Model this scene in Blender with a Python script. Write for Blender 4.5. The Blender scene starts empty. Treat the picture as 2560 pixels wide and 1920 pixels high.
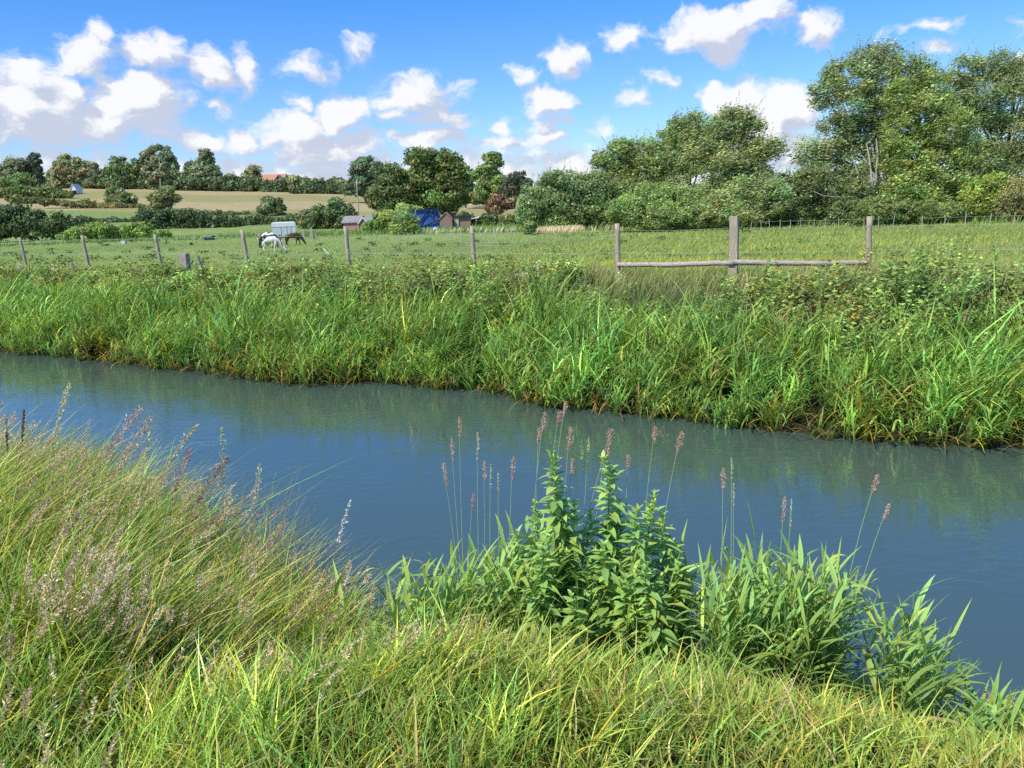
import bpy, math, random
import numpy as np

PI = math.pi
rng = np.random.default_rng(7)
random.seed(7)
SC = bpy.context.scene
COL = SC.collection

# ------------------------------------------------------------------ camera frame (used to turn picture positions into world points)
EYE = np.array([0.0, 0.0, 3.5])
FPX = 1923.0
KPX = 2560 / 2212
PITCH = math.atan((829.5 - 436) * KPX / FPX)
ROLL = -math.radians(2.2)
_a = PI / 2 - PITCH
RX = np.array([[1, 0, 0], [0, math.cos(_a), -math.sin(_a)], [0, math.sin(_a), math.cos(_a)]])
RZ = np.array([[math.cos(ROLL), -math.sin(ROLL), 0], [math.sin(ROLL), math.cos(ROLL), 0], [0, 0, 1]])
RC = RX @ RZ


def ray(x, y):
    d = RC @ np.array([(x * KPX - 1280) / FPX, (960 - y * KPX) / FPX, -1.0])
    return d


def at(x, y, D):
    """world point seen at picture position (x, y) standing D metres ahead"""
    d = ray(x, y)
    return EYE + d * (D / d[1])


# ------------------------------------------------------------------ terrain
NX, NY = 0.469, 0.883
TX, TY = -0.883, 0.469
S0 = 9.54
ZW = 0.50
_far_px = [(0, 757), (150, 770), (300, 788), (450, 803), (600, 825), (700, 832), (800, 822), (950, 835), (1080, 845), (1150, 870),
           (1300, 885), (1450, 898), (1600, 920), (1750, 937), (1900, 952), (2050, 960), (2212, 964)]
_ft, _fs = [], []
for q in _far_px:
    d = ray(*q)
    k = (ZW - EYE[2]) / d[2]
    p = d * k
    _ft.append(TX * p[0] + TY * p[1])
    _fs.append(NX * p[0] + NY * p[1] - S0)
_o = np.argsort(_ft)
_ft = np.array(_ft)[_o]
_fs = np.array(_fs)[_o]


def st(x, y):
    return NX * x + NY * y - S0, TX * x + TY * y


def ts_xy(t, s):
    return TX * t + NX * (s + S0), TY * t + NY * (s + S0)


def far_edge(t):
    return np.interp(t, _ft, _fs) + 0.05 * np.sin(t * 5.1) + 0.03 * np.sin(t * 11.3 + 1)


def near_edge(t):
    return np.interp(t, [-3, 0, 1.0, 1.7, 2.25, 3.5, 5, 7, 20], [-4.85, -5.05, -5.25, -5.4, -6.0, -5.9, -5.5, -5.2, -5.0]) + 0.05 * np.sin(t * 4.7)


def sm(a, b, x):
    k = np.clip((x - a) / (b - a), 0, 1)
    return k * k * (3 - 2 * k)


def terrain(x, y):
    x = np.asarray(x, float)
    y = np.asarray(y, float)
    s, t = st(x, y)
    sf = s - far_edge(t)
    sn = near_edge(t) - s
    prof = np.interp(sf, [0, 0.12, 1.0, 2.0, 3.0, 4.1, 5.3, 6.8, 8.8, 14.8, 24.8, 40, 55], [0.50, 0.62, 0.74, 0.95, 1.30, 1.58, 1.66, 1.67, 1.6, 1.2, 0.65, 0.16, 0.0])
    near = np.interp(sn, [0, 0.1, 0.7, 1.1, 1.55, 1.95, 2.35, 4], [0.50, 0.60, 0.88, 1.08, 1.40, 1.66, 1.78, 1.8])
    bed = 0.50 - 0.9 * sm(0, 1.6, np.minimum(-sf, -sn))
    z = np.where(sf > 0, prof, np.where(sn > 0, near, bed))
    z = z + np.where(sn > 0.4, 0.02 * np.sin(x * 3.1 + 1) * np.sin(y * 2.7), 0)
    z = z + np.where(sf > 12, 0.06 * np.sin(x * 0.31) * np.sin(y * 0.23 + 2), 0)
    yy = np.maximum(y, 1.0)
    zr = np.clip(6.2 - 0.052 * (x * 300 / yy), 0.6, 20) * sm(0.22, 0.05, x / yy)
    f = np.clip((yy - 138) / 162, 0, 1)
    f = np.where(yy > 138, f * 0.85 + 0.15 * f * f, 0)
    return z + zr * f


def on_ground(x, y, tries=60):
    """world point of the ground seen at picture position (x, y)"""
    d = ray(x, y)
    lo = 1.5
    prev = lo
    for D in np.geomspace(1.5, 900, 900):
        p = EYE + d * (D / d[1])
        if p[2] < terrain(p[0], p[1]):
            return p
        prev = D
    return EYE + d * (300 / d[1])


# ------------------------------------------------------------------ mesh helpers
def new_mesh(name, V, faces_sizes, loops, cols=None, smooth=False):
    me = bpy.data.meshes.new(name)
    nv = len(V)
    me.vertices.add(nv)
    me.vertices.foreach_set('co', np.ascontiguousarray(V, dtype=np.float32).ravel())
    me.loops.add(len(loops))
    me.loops.foreach_set('vertex_index', np.ascontiguousarray(loops, dtype=np.int32))
    me.polygons.add(len(faces_sizes))
    starts = np.concatenate([[0], np.cumsum(faces_sizes)[:-1]]).astype(np.int32)
    me.polygons.foreach_set('loop_start', starts)
    me.polygons.foreach_set('use_smooth', np.full(len(faces_sizes), bool(smooth), dtype=bool))
    me.update(calc_edges=True)
    if cols is not None:
        a = me.attributes.new('Col', 'FLOAT_COLOR', 'POINT')
        c = np.ones((nv, 4), dtype=np.float32)
        c[:, :3] = np.clip(cols, 0, 1)
        a.data.foreach_set('color', c.ravel())
    return me


class MB:
    """collects arrays of polygons into one mesh"""

    def __init__(self):
        self.V, self.C, self.S, self.L, self.n = [], [], [], [], 0

    def add(self, V, faces, cols):
        V = np.asarray(V, float).reshape(-1, 3)
        faces = np.asarray(faces)
        self.V.append(V)
        c = np.asarray(cols, float)
        if c.ndim == 1:
            c = np.repeat(c[None], len(V), 0)
        self.C.append(c.reshape(-1, 3))
        self.S.append(np.full(len(faces), faces.shape[1], dtype=np.int32))
        self.L.append((faces + self.n).ravel())
        self.n += len(V)

    def mesh(self, name, smooth=False):
        return new_mesh(name, np.concatenate(self.V), np.concatenate(self.S), np.concatenate(self.L), np.concatenate(self.C), smooth)

    # ---- ribbons: grass blades / strap leaves growing from base
    def blades(self, base, H, W, face, lean, bend, col, nseg=4, root=0.45, tipc=None, flop=0.0, prof=1.6, wb=0.6):
        N = len(base)
        if N == 0:
            return
        t = np.linspace(0, 1, nseg + 1)
        H = np.broadcast_to(np.asarray(H, float), (N,))
        W = np.broadcast_to(np.asarray(W, float), (N,))
        flop = np.broadcast_to(np.asarray(flop, float), (N,))
        T = t[None, :]
        up = H[:, None] * (T - flop[:, None] * T ** 2.2)
        off = H[:, None] * T
        C = np.zeros((N, nseg + 1, 3))
        C[:, :, 0] = base[:, None, 0] + off * lean[:, None, 0] + off * T ** 1.5 * bend[:, None, 0]
        C[:, :, 1] = base[:, None, 1] + off * lean[:, None, 1] + off * T ** 1.5 * bend[:, None, 1]
        C[:, :, 2] = base[:, None, 2] + up
        w = W[:, None] * 0.5 * (wb + (1 - wb) * np.sin(np.minimum(T * 2.2, PI / 2))) * (1 - T ** prof)
        wd = np.stack([np.cos(face), np.sin(face), np.zeros(N)], 1)
        Lf = C - wd[:, None, :] * w[:, :, None]
        Rt = C + wd[:, None, :] * w[:, :, None]
        V = np.zeros((N, 2 * nseg + 1, 3))
        V[:, 0:2 * nseg:2] = Lf[:, :nseg]
        V[:, 1:2 * nseg:2] = Rt[:, :nseg]
        V[:, 2 * nseg] = C[:, nseg]
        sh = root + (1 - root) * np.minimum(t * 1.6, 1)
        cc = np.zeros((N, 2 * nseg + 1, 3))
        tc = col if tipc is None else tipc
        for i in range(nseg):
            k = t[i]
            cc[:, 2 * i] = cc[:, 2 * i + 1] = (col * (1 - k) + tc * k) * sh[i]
        cc[:, 2 * nseg] = tc
        m = 2 * nseg + 1
        b = (np.arange(N) * m)[:, None]
        if nseg > 1:
            q = []
            for i in range(nseg - 1):
                q.append(np.stack([b[:, 0] + 2 * i, b[:, 0] + 2 * i + 1, b[:, 0] + 2 * i + 3, b[:, 0] + 2 * i + 2], 1))
            tri = np.stack([b[:, 0] + 2 * nseg - 2, b[:, 0] + 2 * nseg - 1, b[:, 0] + 2 * nseg], 1)
            n0 = self.n
            self.add(V, np.concatenate(q), cc.reshape(-1, 3))
            self.S.append(np.full(N, 3, dtype=np.int32))
            self.L.append((tri + n0).ravel())
        else:
            self.add(V, np.stack([b[:, 0], b[:, 0] + 1, b[:, 0] + 2], 1), cc.reshape(-1, 3))

    # ---- flat leaves: four-point diamonds
    def leaves(self, P, axis, nrm, L, W, col):
        N = len(P)
        if N == 0:
            return
        axis = axis / (np.linalg.norm(axis, axis=1, keepdims=True) + 1e-9)
        side = np.cross(axis, nrm)
        side /= np.linalg.norm(side, axis=1, keepdims=True) + 1e-9
        L = np.broadcast_to(np.asarray(L, float), (N,))[:, None]
        W = np.broadcast_to(np.asarray(W, float), (N,))[:, None]
        V = np.stack([P - axis * L * .5, P - axis * L * .05 + side * W * .5, P + axis * L * .5, P - axis * L * .05 - side * W * .5], 1)
        f = (np.arange(N) * 4)[:, None] + np.arange(4)[None]
        self.add(V, f, np.repeat(col, 4, 0))

    # ---- curved, folded leaves (close plants)
    def curved(self, base, axis, up, L, W, droop, col, nseg=4, fold=0.25, p=0.8, tipc=None):
        N = len(base)
        if N == 0:
            return
        axis = axis / np.linalg.norm(axis, axis=1, keepdims=True)
        side = np.cross(axis, up)
        side /= np.linalg.norm(side, axis=1, keepdims=True) + 1e-9
        nn = np.cross(side, axis)
        L = np.broadcast_to(np.asarray(L, float), (N,))
        W = np.broadcast_to(np.asarray(W, float), (N,))
        droop = np.broadcast_to(np.asarray(droop, float), (N,))
        V = np.zeros((N, nseg + 1, 3, 3))
        cc = np.zeros((N, nseg + 1, 3, 3))
        tc = col if tipc is None else tipc
        for i in range(nseg + 1):
            t = i / nseg
            w = W * .5 * (math.sin(PI * min(1, max(0, t)) ** p) * .98 + .02)
            c = base + axis * (L * t)[:, None]
            c[:, 2] -= droop * L * t * t
            V[:, i, 1] = c
            V[:, i, 0] = c - side * w[:, None] + nn * (w * fold)[:, None]
            V[:, i, 2] = c + side * w[:, None] + nn * (w * fold)[:, None]
            cc[:, i, :] = (col * (1 - t) + tc * t)[:, None, :]
            cc[:, i, 1] *= 0.9
        b = np.arange(N) * (nseg + 1) * 3
        fs = []
        for i in range(nseg):
            for j in range(2):
                a = b + i * 3 + j
                fs.append(np.stack([a, a + 1, a + 4, a + 3], 1))
        self.add(V, np.concatenate(fs), cc.reshape(-1, 3))

    # ---- tubes along paths (N, K, 3)
    def tubes(self, P, r, col, sides=4):
        P = np.asarray(P, float)
        N, K, _ = P.shape
        r = np.broadcast_to(np.asarray(r, float), (N, K))
        d = np.gradient(P, axis=1)
        d /= np.linalg.norm(d, axis=2, keepdims=True) + 1e-9
        ref = np.where(np.abs(d[..., 2:3]) > 0.9, np.array([1.0, 0, 0]), np.array([0, 0, 1.0]))
        u = np.cross(d, ref)
        u /= np.linalg.norm(u, axis=2, keepdims=True) + 1e-9
        v = np.cross(d, u)
        ang = np.arange(sides) * 2 * PI / sides
        V = P[:, :, None, :] + r[:, :, None, None] * (np.cos(ang)[None, None, :, None] * u[:, :, None, :] + np.sin(ang)[None, None, :, None] * v[:, :, None, :])
        b = (np.arange(N) * K * sides)[:, None, None]
        i = np.arange(K - 1)[None, :, None] * sides
        j = np.arange(sides)[None, None, :]
        j2 = (j + 1) % sides
        f = np.stack([b + i + j, b + i + j2, b + i + sides + j2, b + i + sides + j], -1).reshape(-1, 4)
        col = np.asarray(col, float)
        c = np.repeat(col, K * sides, 0) if col.ndim == 2 else col
        self.add(V, f, c)
        # end caps (far end)
        if sides >= 4:
            e = (np.arange(N) * K * sides)[:, None] + (K - 1) * sides + np.arange(4 if sides == 4 else sides)[None]
            self.S.append(np.full(N, e.shape[1], dtype=np.int32))
            self.L.append((e + self.n - len(V.reshape(-1, 3))).ravel())

    def box(self, c, sx, sy, sz, col, rz=0.0, taper=1.0):
        """box with base centre c"""
        x, y = sx / 2, sy / 2
        V = np.array([[-x, -y, 0], [x, -y, 0], [x, y, 0], [-x, y, 0], [-x * taper, -y * taper, sz], [x * taper, -y * taper, sz], [x * taper, y * taper, sz], [-x * taper, y * taper, sz]])
        ca, sa = math.cos(rz), math.sin(rz)
        V = np.stack([V[:, 0] * ca - V[:, 1] * sa, V[:, 0] * sa + V[:, 1] * ca, V[:, 2]], 1) + np.asarray(c)
        self.add(V, np.array([[0, 3, 2, 1], [4, 5, 6, 7], [0, 1, 5, 4], [1, 2, 6, 5], [2, 3, 7, 6], [3, 0, 4, 7]]), np.asarray(col, float))


def unit(n, seed=None):
    v = rng.normal(size=(n, 3))
    return v / np.linalg.norm(v, axis=1, keepdims=True)


def vary(base, n, dv=0.25, hue=0.12):
    """n colours around base: brightness and yellow/blue shift"""
    base = np.asarray(base, float)
    k = np.exp(rng.normal(0, dv, n))[:, None]
    h = rng.normal(0, hue, n)
    c = base[None] * k
    c[:, 0] *= np.exp(h)
    c[:, 2] *= np.exp(-h)
    return c


# ------------------------------------------------------------------ materials
MATS = {}


def nodes_of(name):
    m = bpy.data.materials.new(name)
    m.use_nodes = True
    nt = m.node_tree
    for n in list(nt.nodes):
        nt.nodes.remove(n)
    out = nt.nodes.new('ShaderNodeOutputMaterial')
    MATS[name] = m
    return m, nt, out


def N(nt, typ, **kw):
    n = nt.nodes.new(typ)
    for k, v in kw.items():
        if k in n.inputs:
            n.inputs[k].default_value = v
        else:
            setattr(n, k, v)
    return n


def foliage_mat(name, trans=0.35, rough=0.5, spec=0.25, gain=1.0, sat=1.12, tint=(1.25, 1.1, 0.55)):
    m, nt, out = nodes_of(name)
    at_ = N(nt, 'ShaderNodeAttribute', attribute_name='Col')
    hs = N(nt, 'ShaderNodeHueSaturation')
    hs.inputs['Value'].default_value = gain
    hs.inputs['Saturation'].default_value = sat
    nt.links.new(at_.outputs['Color'], hs.inputs['Color'])
    pb = N(nt, 'ShaderNodeBsdfPrincipled')
    pb.inputs['Roughness'].default_value = rough
    pb.inputs['Specular IOR Level'].default_value = spec
    nt.links.new(hs.outputs['Color'], pb.inputs['Base Color'])
    tr = N(nt, 'ShaderNodeBsdfTranslucent')
    mu = N(nt, 'ShaderNodeMix', data_type='RGBA', blend_type='MULTIPLY')
    mu.inputs[0].default_value = 1.0
    nt.links.new(hs.outputs['Color'], mu.inputs[6])
    mu.inputs[7].default_value = (*tint, 1)
    nt.links.new(mu.outputs[2], tr.inputs['Color'])
    mx = N(nt, 'ShaderNodeMixShader')
    mx.inputs[0].default_value = trans
    nt.links.new(pb.outputs[0], mx.inputs[1])
    nt.links.new(tr.outputs[0], mx.inputs[2])
    nt.links.new(mx.outputs[0], out.inputs[0])
    return m


def surf_mat(name, c1, c2, scale=8.0, rough=0.8, stretch=(1, 1, 1), bump=0.3, spec=0.2, detail=6.0, use_col=False):
    m, nt, out = nodes_of(name)
    tc = N(nt, 'ShaderNodeTexCoord')
    mp = N(nt, 'ShaderNodeMapping')
    mp.inputs['Scale'].default_value = stretch
    nt.links.new(tc.outputs['Object'], mp.inputs[0])
    no = N(nt, 'ShaderNodeTexNoise')
    no.inputs['Scale'].default_value = scale
    no.inputs['Detail'].default_value = detail
    no.inputs['Roughness'].default_value = 0.65
    nt.links.new(mp.outputs[0], no.inputs['Vector'])
    cr = N(nt, 'ShaderNodeValToRGB')
    cr.color_ramp.elements[0].position = 0.32
    cr.color_ramp.elements[1].position = 0.68
    cr.color_ramp.elements[0].color = (*c1, 1)
    cr.color_ramp.elements[1].color = (*c2, 1)
    nt.links.new(no.outputs['Fac'], cr.inputs[0])
    pb = N(nt, 'ShaderNodeBsdfPrincipled')
    pb.inputs['Roughness'].default_value = rough
    pb.inputs['Specular IOR Level'].default_value = spec
    src = cr.outputs[0]
    if use_col:
        a = N(nt, 'ShaderNodeAttribute', attribute_name='Col')
        mu = N(nt, 'ShaderNodeMix', data_type='RGBA', blend_type='MULTIPLY')
        mu.inputs[0].default_value = 1.0
        nt.links.new(cr.outputs[0], mu.inputs[6])
        nt.links.new(a.outputs['Color'], mu.inputs[7])
        src = mu.outputs[2]
    nt.links.new(src, pb.inputs['Base Color'])
    if bump:
        b = N(nt, 'ShaderNodeBump')
        b.inputs['Strength'].default_value = bump
        b.inputs['Distance'].default_value = 0.02
        nt.links.new(no.outputs['Fac'], b.inputs['Height'])
        nt.links.new(b.outputs[0], pb.inputs['Normal'])
    nt.links.new(pb.outputs[0], out.inputs[0])
    return m


foliage_mat('grass_blades', 0.40, 0.5, 0.3, 2.3, 1.0)
foliage_mat('meadow_blades', 0.42, 0.6, 0.15, 1.95, 0.98)
foliage_mat('reed_leaves', 0.34, 0.48, 0.25, 1.8, 1.04)
foliage_mat('herb_leaves', 0.30, 0.5, 0.3, 1.75, 1.02)
foliage_mat('tree_leaves', 0.30, 0.5, 0.35, 2.95, 1.04)
foliage_mat('dry_seed_heads', 0.34, 0.7, 0.1, 1.45, 0.92, tint=(1.1, 1.0, 0.8))
surf_mat('bark', (0.10, 0.085, 0.06), (0.22, 0.19, 0.14), 6, 0.9, (4, 4, 0.8), 0.6)
surf_mat('pale_bark', (0.20, 0.17, 0.13), (0.42, 0.38, 0.30), 6, 0.9, (4, 4, 0.8), 0.5)
surf_mat('weathered_wood', (0.29, 0.23, 0.155), (0.56, 0.47, 0.34), 9, 0.85, (6, 6, 0.7), 0.7)
surf_mat('weathered_rail', (0.30, 0.24, 0.19), (0.58, 0.49, 0.40), 7, 0.85, (0.8, 5, 5), 0.7)
surf_mat('pale_tape', (0.36, 0.48, 0.40), (0.50, 0.60, 0.52), 5, 0.6, bump=0)
surf_mat('stake_wood', (0.33, 0.30, 0.22), (0.55, 0.52, 0.42), 6, 0.8)
surf_mat('white_paint', (0.66, 0.66, 0.63), (0.82, 0.82, 0.80), 3, 0.5, bump=0.05)
surf_mat('grey_panel', (0.52, 0.55, 0.52), (0.66, 0.68, 0.64), 2.5, 0.5, bump=0.05)
surf_mat('seam_grey', (0.22, 0.25, 0.26), (0.32, 0.35, 0.36), 3, 0.6, bump=0)
surf_mat('dark_metal', (0.02, 0.02, 0.022), (0.05, 0.05, 0.05), 5, 0.5)
surf_mat('blue_tarpaulin', (0.026, 0.080, 0.24), (0.045, 0.125, 0.35), 1.2, 0.42, bump=0.5, spec=0.4)
surf_mat('dark_blue_tarpaulin', (0.008, 0.022, 0.07), (0.015, 0.035, 0.11), 1.2, 0.5, bump=0.4)
surf_mat('pale_blue_tarpaulin', (0.20, 0.34, 0.52), (0.34, 0.48, 0.66), 1.2, 0.42, bump=0.5)
surf_mat('pink_brick', (0.30, 0.17, 0.12), (0.44, 0.28, 0.21), 4, 0.9, (1, 1, 3))
surf_mat('grey_roofing', (0.22, 0.19, 0.18), (0.36, 0.32, 0.31), 3, 0.8)
surf_mat('brown_timber', (0.20, 0.13, 0.09), (0.36, 0.25, 0.19), 4, 0.85, (6, 6, 0.5))
surf_mat('orange_tiles', (0.42, 0.20, 0.11), (0.60, 0.33, 0.20), 3, 0.8)
surf_mat('dark_window', (0.01, 0.012, 0.015), (0.03, 0.03, 0.035), 3, 0.2)
surf_mat('white_coat', (0.55, 0.52, 0.46), (0.74, 0.71, 0.66), 3, 0.7, bump=0)
surf_mat('brown_coat', (0.045, 0.018, 0.012), (0.09, 0.038, 0.024), 3, 0.55, bump=0)
surf_mat('dark_hair', (0.018, 0.014, 0.012), (0.05, 0.04, 0.035), 9, 0.7, bump=0)
surf_mat('pale_hair', (0.45, 0.41, 0.34), (0.66, 0.62, 0.54), 9, 0.7, bump=0)


def piebald_mat():
    m, nt, out = nodes_of('piebald_coat')
    tc = N(nt, 'ShaderNodeTexCoord')
    no = N(nt, 'ShaderNodeTexNoise')
    no.inputs['Scale'].default_value = 1.7
    no.inputs['Detail'].default_value = 1.0
    mp = N(nt, 'ShaderNodeMapping')
    mp.inputs['Location'].default_value = (3.15, 0.4, 1.2)
    nt.links.new(tc.outputs['Object'], mp.inputs[0])
    nt.links.new(mp.outputs[0], no.inputs['Vector'])
    cr = N(nt, 'ShaderNodeValToRGB')
    e = cr.color_ramp.elements
    e[0].position, e[1].position = 0.455, 0.475
    e[0].color = (0.70, 0.66, 0.60, 1)
    e[1].color = (0.045, 0.032, 0.030, 1)
    nt.links.new(no.outputs['Fac'], cr.inputs[0])
    pb = N(nt, 'ShaderNodeBsdfPrincipled')
    pb.inputs['Roughness'].default_value = 0.6
    nt.links.new(cr.outputs[0], pb.inputs['Base Color'])
    nt.links.new(pb.outputs[0], out.inputs[0])


piebald_mat()


# ------------------------------------------------------------------ object helpers
def link(name, me, mat, parent=None):
    o = bpy.data.objects.new(name, me)
    COL.objects.link(o)
    if mat is not None:
        me.materials.append(MATS[mat])
    if parent is not None:
        o.parent = parent
    return o


def tag(o, label=None, cat=None, group=None, kind=None):
    if label:
        o['label'] = label
    if cat:
        o['category'] = cat
    if group:
        o['group'] = group
    if kind:
        o['kind'] = kind
    return o


def thing(name, label, cat, loc=(0, 0, 0), group=None, rz=0.0):
    o = bpy.data.objects.new(name, None)
    COL.objects.link(o)
    o.location = loc
    o.rotation_euler = (0, 0, rz)
    o.empty_display_size = 0.2
    return tag(o, label, cat, group)


# ------------------------------------------------------------------ ground sheet
def build_ground():
    ang = np.concatenate([np.linspace(-PI, -0.95, 50, endpoint=False), np.linspace(-0.95, 0.95, 620, endpoint=False), np.linspace(0.95, PI, 51)])
    rad = np.concatenate([[0.02, 0.6], np.geomspace(1.0, 60, 230), np.geomspace(61, 420, 210), np.geomspace(440, 4500, 24)])
    A, Rr = np.meshgrid(ang, rad, indexing='ij')
    X = (np.sin(A) * Rr).ravel()
    Y = (np.cos(A) * Rr).ravel()
    Z = terrain(X, Y)
    s, t = st(X, Y)
    sf = s - far_edge(t)
    sn = near_edge(t) - s
    rr = Rr.ravel()
    n1 = 0.5 + 0.5 * np.sin(X * 0.11 + 1.3 * np.sin(Y * 0.07)) * np.sin(Y * 0.13 + np.sin(X * 0.05))
    C = np.zeros((len(X), 3))
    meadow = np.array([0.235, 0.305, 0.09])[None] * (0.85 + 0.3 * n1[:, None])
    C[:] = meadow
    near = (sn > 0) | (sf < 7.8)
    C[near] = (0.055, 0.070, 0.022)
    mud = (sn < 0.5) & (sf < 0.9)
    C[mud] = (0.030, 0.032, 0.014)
    # hillside fields beyond the hedges
    D = np.maximum(Y, 1)
    px = X / D
    hill = D > 150
    hay = np.array([0.42, 0.34, 0.165])
    hay2 = np.array([0.33, 0.295, 0.115])
    crop = np.array([0.215, 0.285, 0.085])
    band = sm(0.35, 0.65, 0.5 + 0.5 * np.sin(D * 0.085 + px * 4 + 0.6 * np.sin(px * 30)))
    hayc = hay[None] * (1 - band[:, None]) + hay2[None] * band[:, None]
    C[hill] = hayc[hill]
    # bright green crop field low on the left, its far edge falling to the right
    edge = 214 + (px + 0.66) * -86
    cf = hill & (D < edge) & (px < -0.30)
    C[cf] = crop * 1.0
    strip = hill & (D < 188) & (px >= -0.46) & (px < -0.2)
    C[strip] = np.array([0.21, 0.24, 0.08])
    far = D > 300
    C[far] = (0.12, 0.15, 0.05)
    na, nr = len(ang), len(rad)
    i = np.arange(na - 1)[:, None] * nr
    j = np.arange(nr - 1)[None]
    f = np.stack([i + j, i + j + 1, i + nr + j + 1, i + nr + j], -1).reshape(-1, 4)
    V = np.stack([X, Y, Z], 1)
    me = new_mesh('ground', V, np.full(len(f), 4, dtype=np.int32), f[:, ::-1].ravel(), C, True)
    m, nt, out = nodes_of('ground_cover')
    a = N(nt, 'ShaderNodeAttribute', attribute_name='Col')
    ge = N(nt, 'ShaderNodeNewGeometry')
    no = N(nt, 'ShaderNodeTexNoise')
    no.inputs['Scale'].default_value = 0.9
    no.inputs['Detail'].default_value = 8
    no.inputs['Roughness'].default_value = 0.75
    nt.links.new(ge.outputs['Position'], no.inputs['Vector'])
    mr = N(nt, 'ShaderNodeMapRange')
    mr.inputs[1].default_value, mr.inputs[2].default_value = 0.3, 0.7
    mr.inputs[3].default_value, mr.inputs[4].default_value = 0.72, 1.25
    nt.links.new(no.outputs['Fac'], mr.inputs[0])
    mu = N(nt, 'ShaderNodeVectorMath', operation='MULTIPLY')
    nt.links.new(a.outputs['Color'], mu.inputs[0])
    nt.links.new(mr.outputs[0], mu.inputs[1])
    pb = N(nt, 'ShaderNodeBsdfPrincipled')
    pb.inputs['Roughness'].default_value = 0.95
    pb.inputs['Specular IOR Level'].default_value = 0.1
    nt.links.new(mu.outputs[0], pb.inputs['Base Color'])
    nt.links.new(pb.outputs[0], out.inputs[0])
    tag(link('ground', me, 'ground_cover'), 'grassy ground with river banks, meadow and hillside fields', None, None, 'structure')


build_ground()


def build_water():
    m, nt, out = nodes_of('river_water')
    ge = N(nt, 'ShaderNodeNewGeometry')
    mp = N(nt, 'ShaderNodeMapping')
    mp.inputs['Rotation'].default_value = (0, 0, math.radians(-28))
    mp.inputs['Scale'].default_value = (1.0, 2.4, 1)
    nt.links.new(ge.outputs['Position'], mp.inputs[0])
    n1 = N(nt, 'ShaderNodeTexNoise')
    n1.inputs['Scale'].default_value = 4.5
    n1.inputs['Detail'].default_value = 3
    n2 = N(nt, 'ShaderNodeTexNoise')
    n2.inputs['Scale'].default_value = 0.55
    n2.inputs['Detail'].default_value = 2
    nt.links.new(mp.outputs[0], n1.inputs['Vector'])
    nt.links.new(mp.outputs[0], n2.inputs['Vector'])
    mr = N(nt, 'ShaderNodeMapRange')
    mr.inputs[1].default_value, mr.inputs[2].default_value = 0.38, 0.66
    mr.inputs[3].default_value, mr.inputs[4].default_value = 0.25, 1.0
    nt.links.new(n2.outputs['Fac'], mr.inputs[0])
    mu = N(nt, 'ShaderNodeMath', operation='MULTIPLY')
    nt.links.new(n1.outputs['Fac'], mu.inputs[0])
    nt.links.new(mr.outputs[0], mu.inputs[1])
    b = N(nt, 'ShaderNodeBump')
    b.inputs['Strength'].default_value = 0.28
    b.inputs['Distance'].default_value = 0.03
    nt.links.new(mu.outputs[0], b.inputs['Height'])
    pb = N(nt, 'ShaderNodeBsdfPrincipled')
    pb.inputs['Base Color'].default_value = (0.066, 0.106, 0.080, 1)
    pb.inputs['Roughness'].default_value = 0.04
    pb.inputs['IOR'].default_value = 2.2
    nt.links.new(b.outputs[0], pb.inputs['Normal'])
    nt.links.new(pb.outputs[0], out.inputs[0])
    t = np.linspace(-60, 90, 76)
    V, F = [], []
    for k in range(len(t)):
        for s in (-6.6, 1.0):
            e = s if s < 0 else float(far_edge(t[k])) + 0.5
            x, y = ts_xy(t[k], e)
            V.append((x, y, ZW))
    for k in range(len(t) - 1):
        F.append((2 * k, 2 * k + 1, 2 * k + 3, 2 * k + 2))
    F = np.array(F)
    me = new_mesh('water', np.array(V), np.full(len(F), 4, dtype=np.int32), F.ravel())
    tag(link('water', me, 'river_water'), 'calm murky blue green river', None, None, 'structure')


build_water()

# ------------------------------------------------------------------ trees and bushes
WIND = np.array([0.85, 0.1, 0.15])


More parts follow.
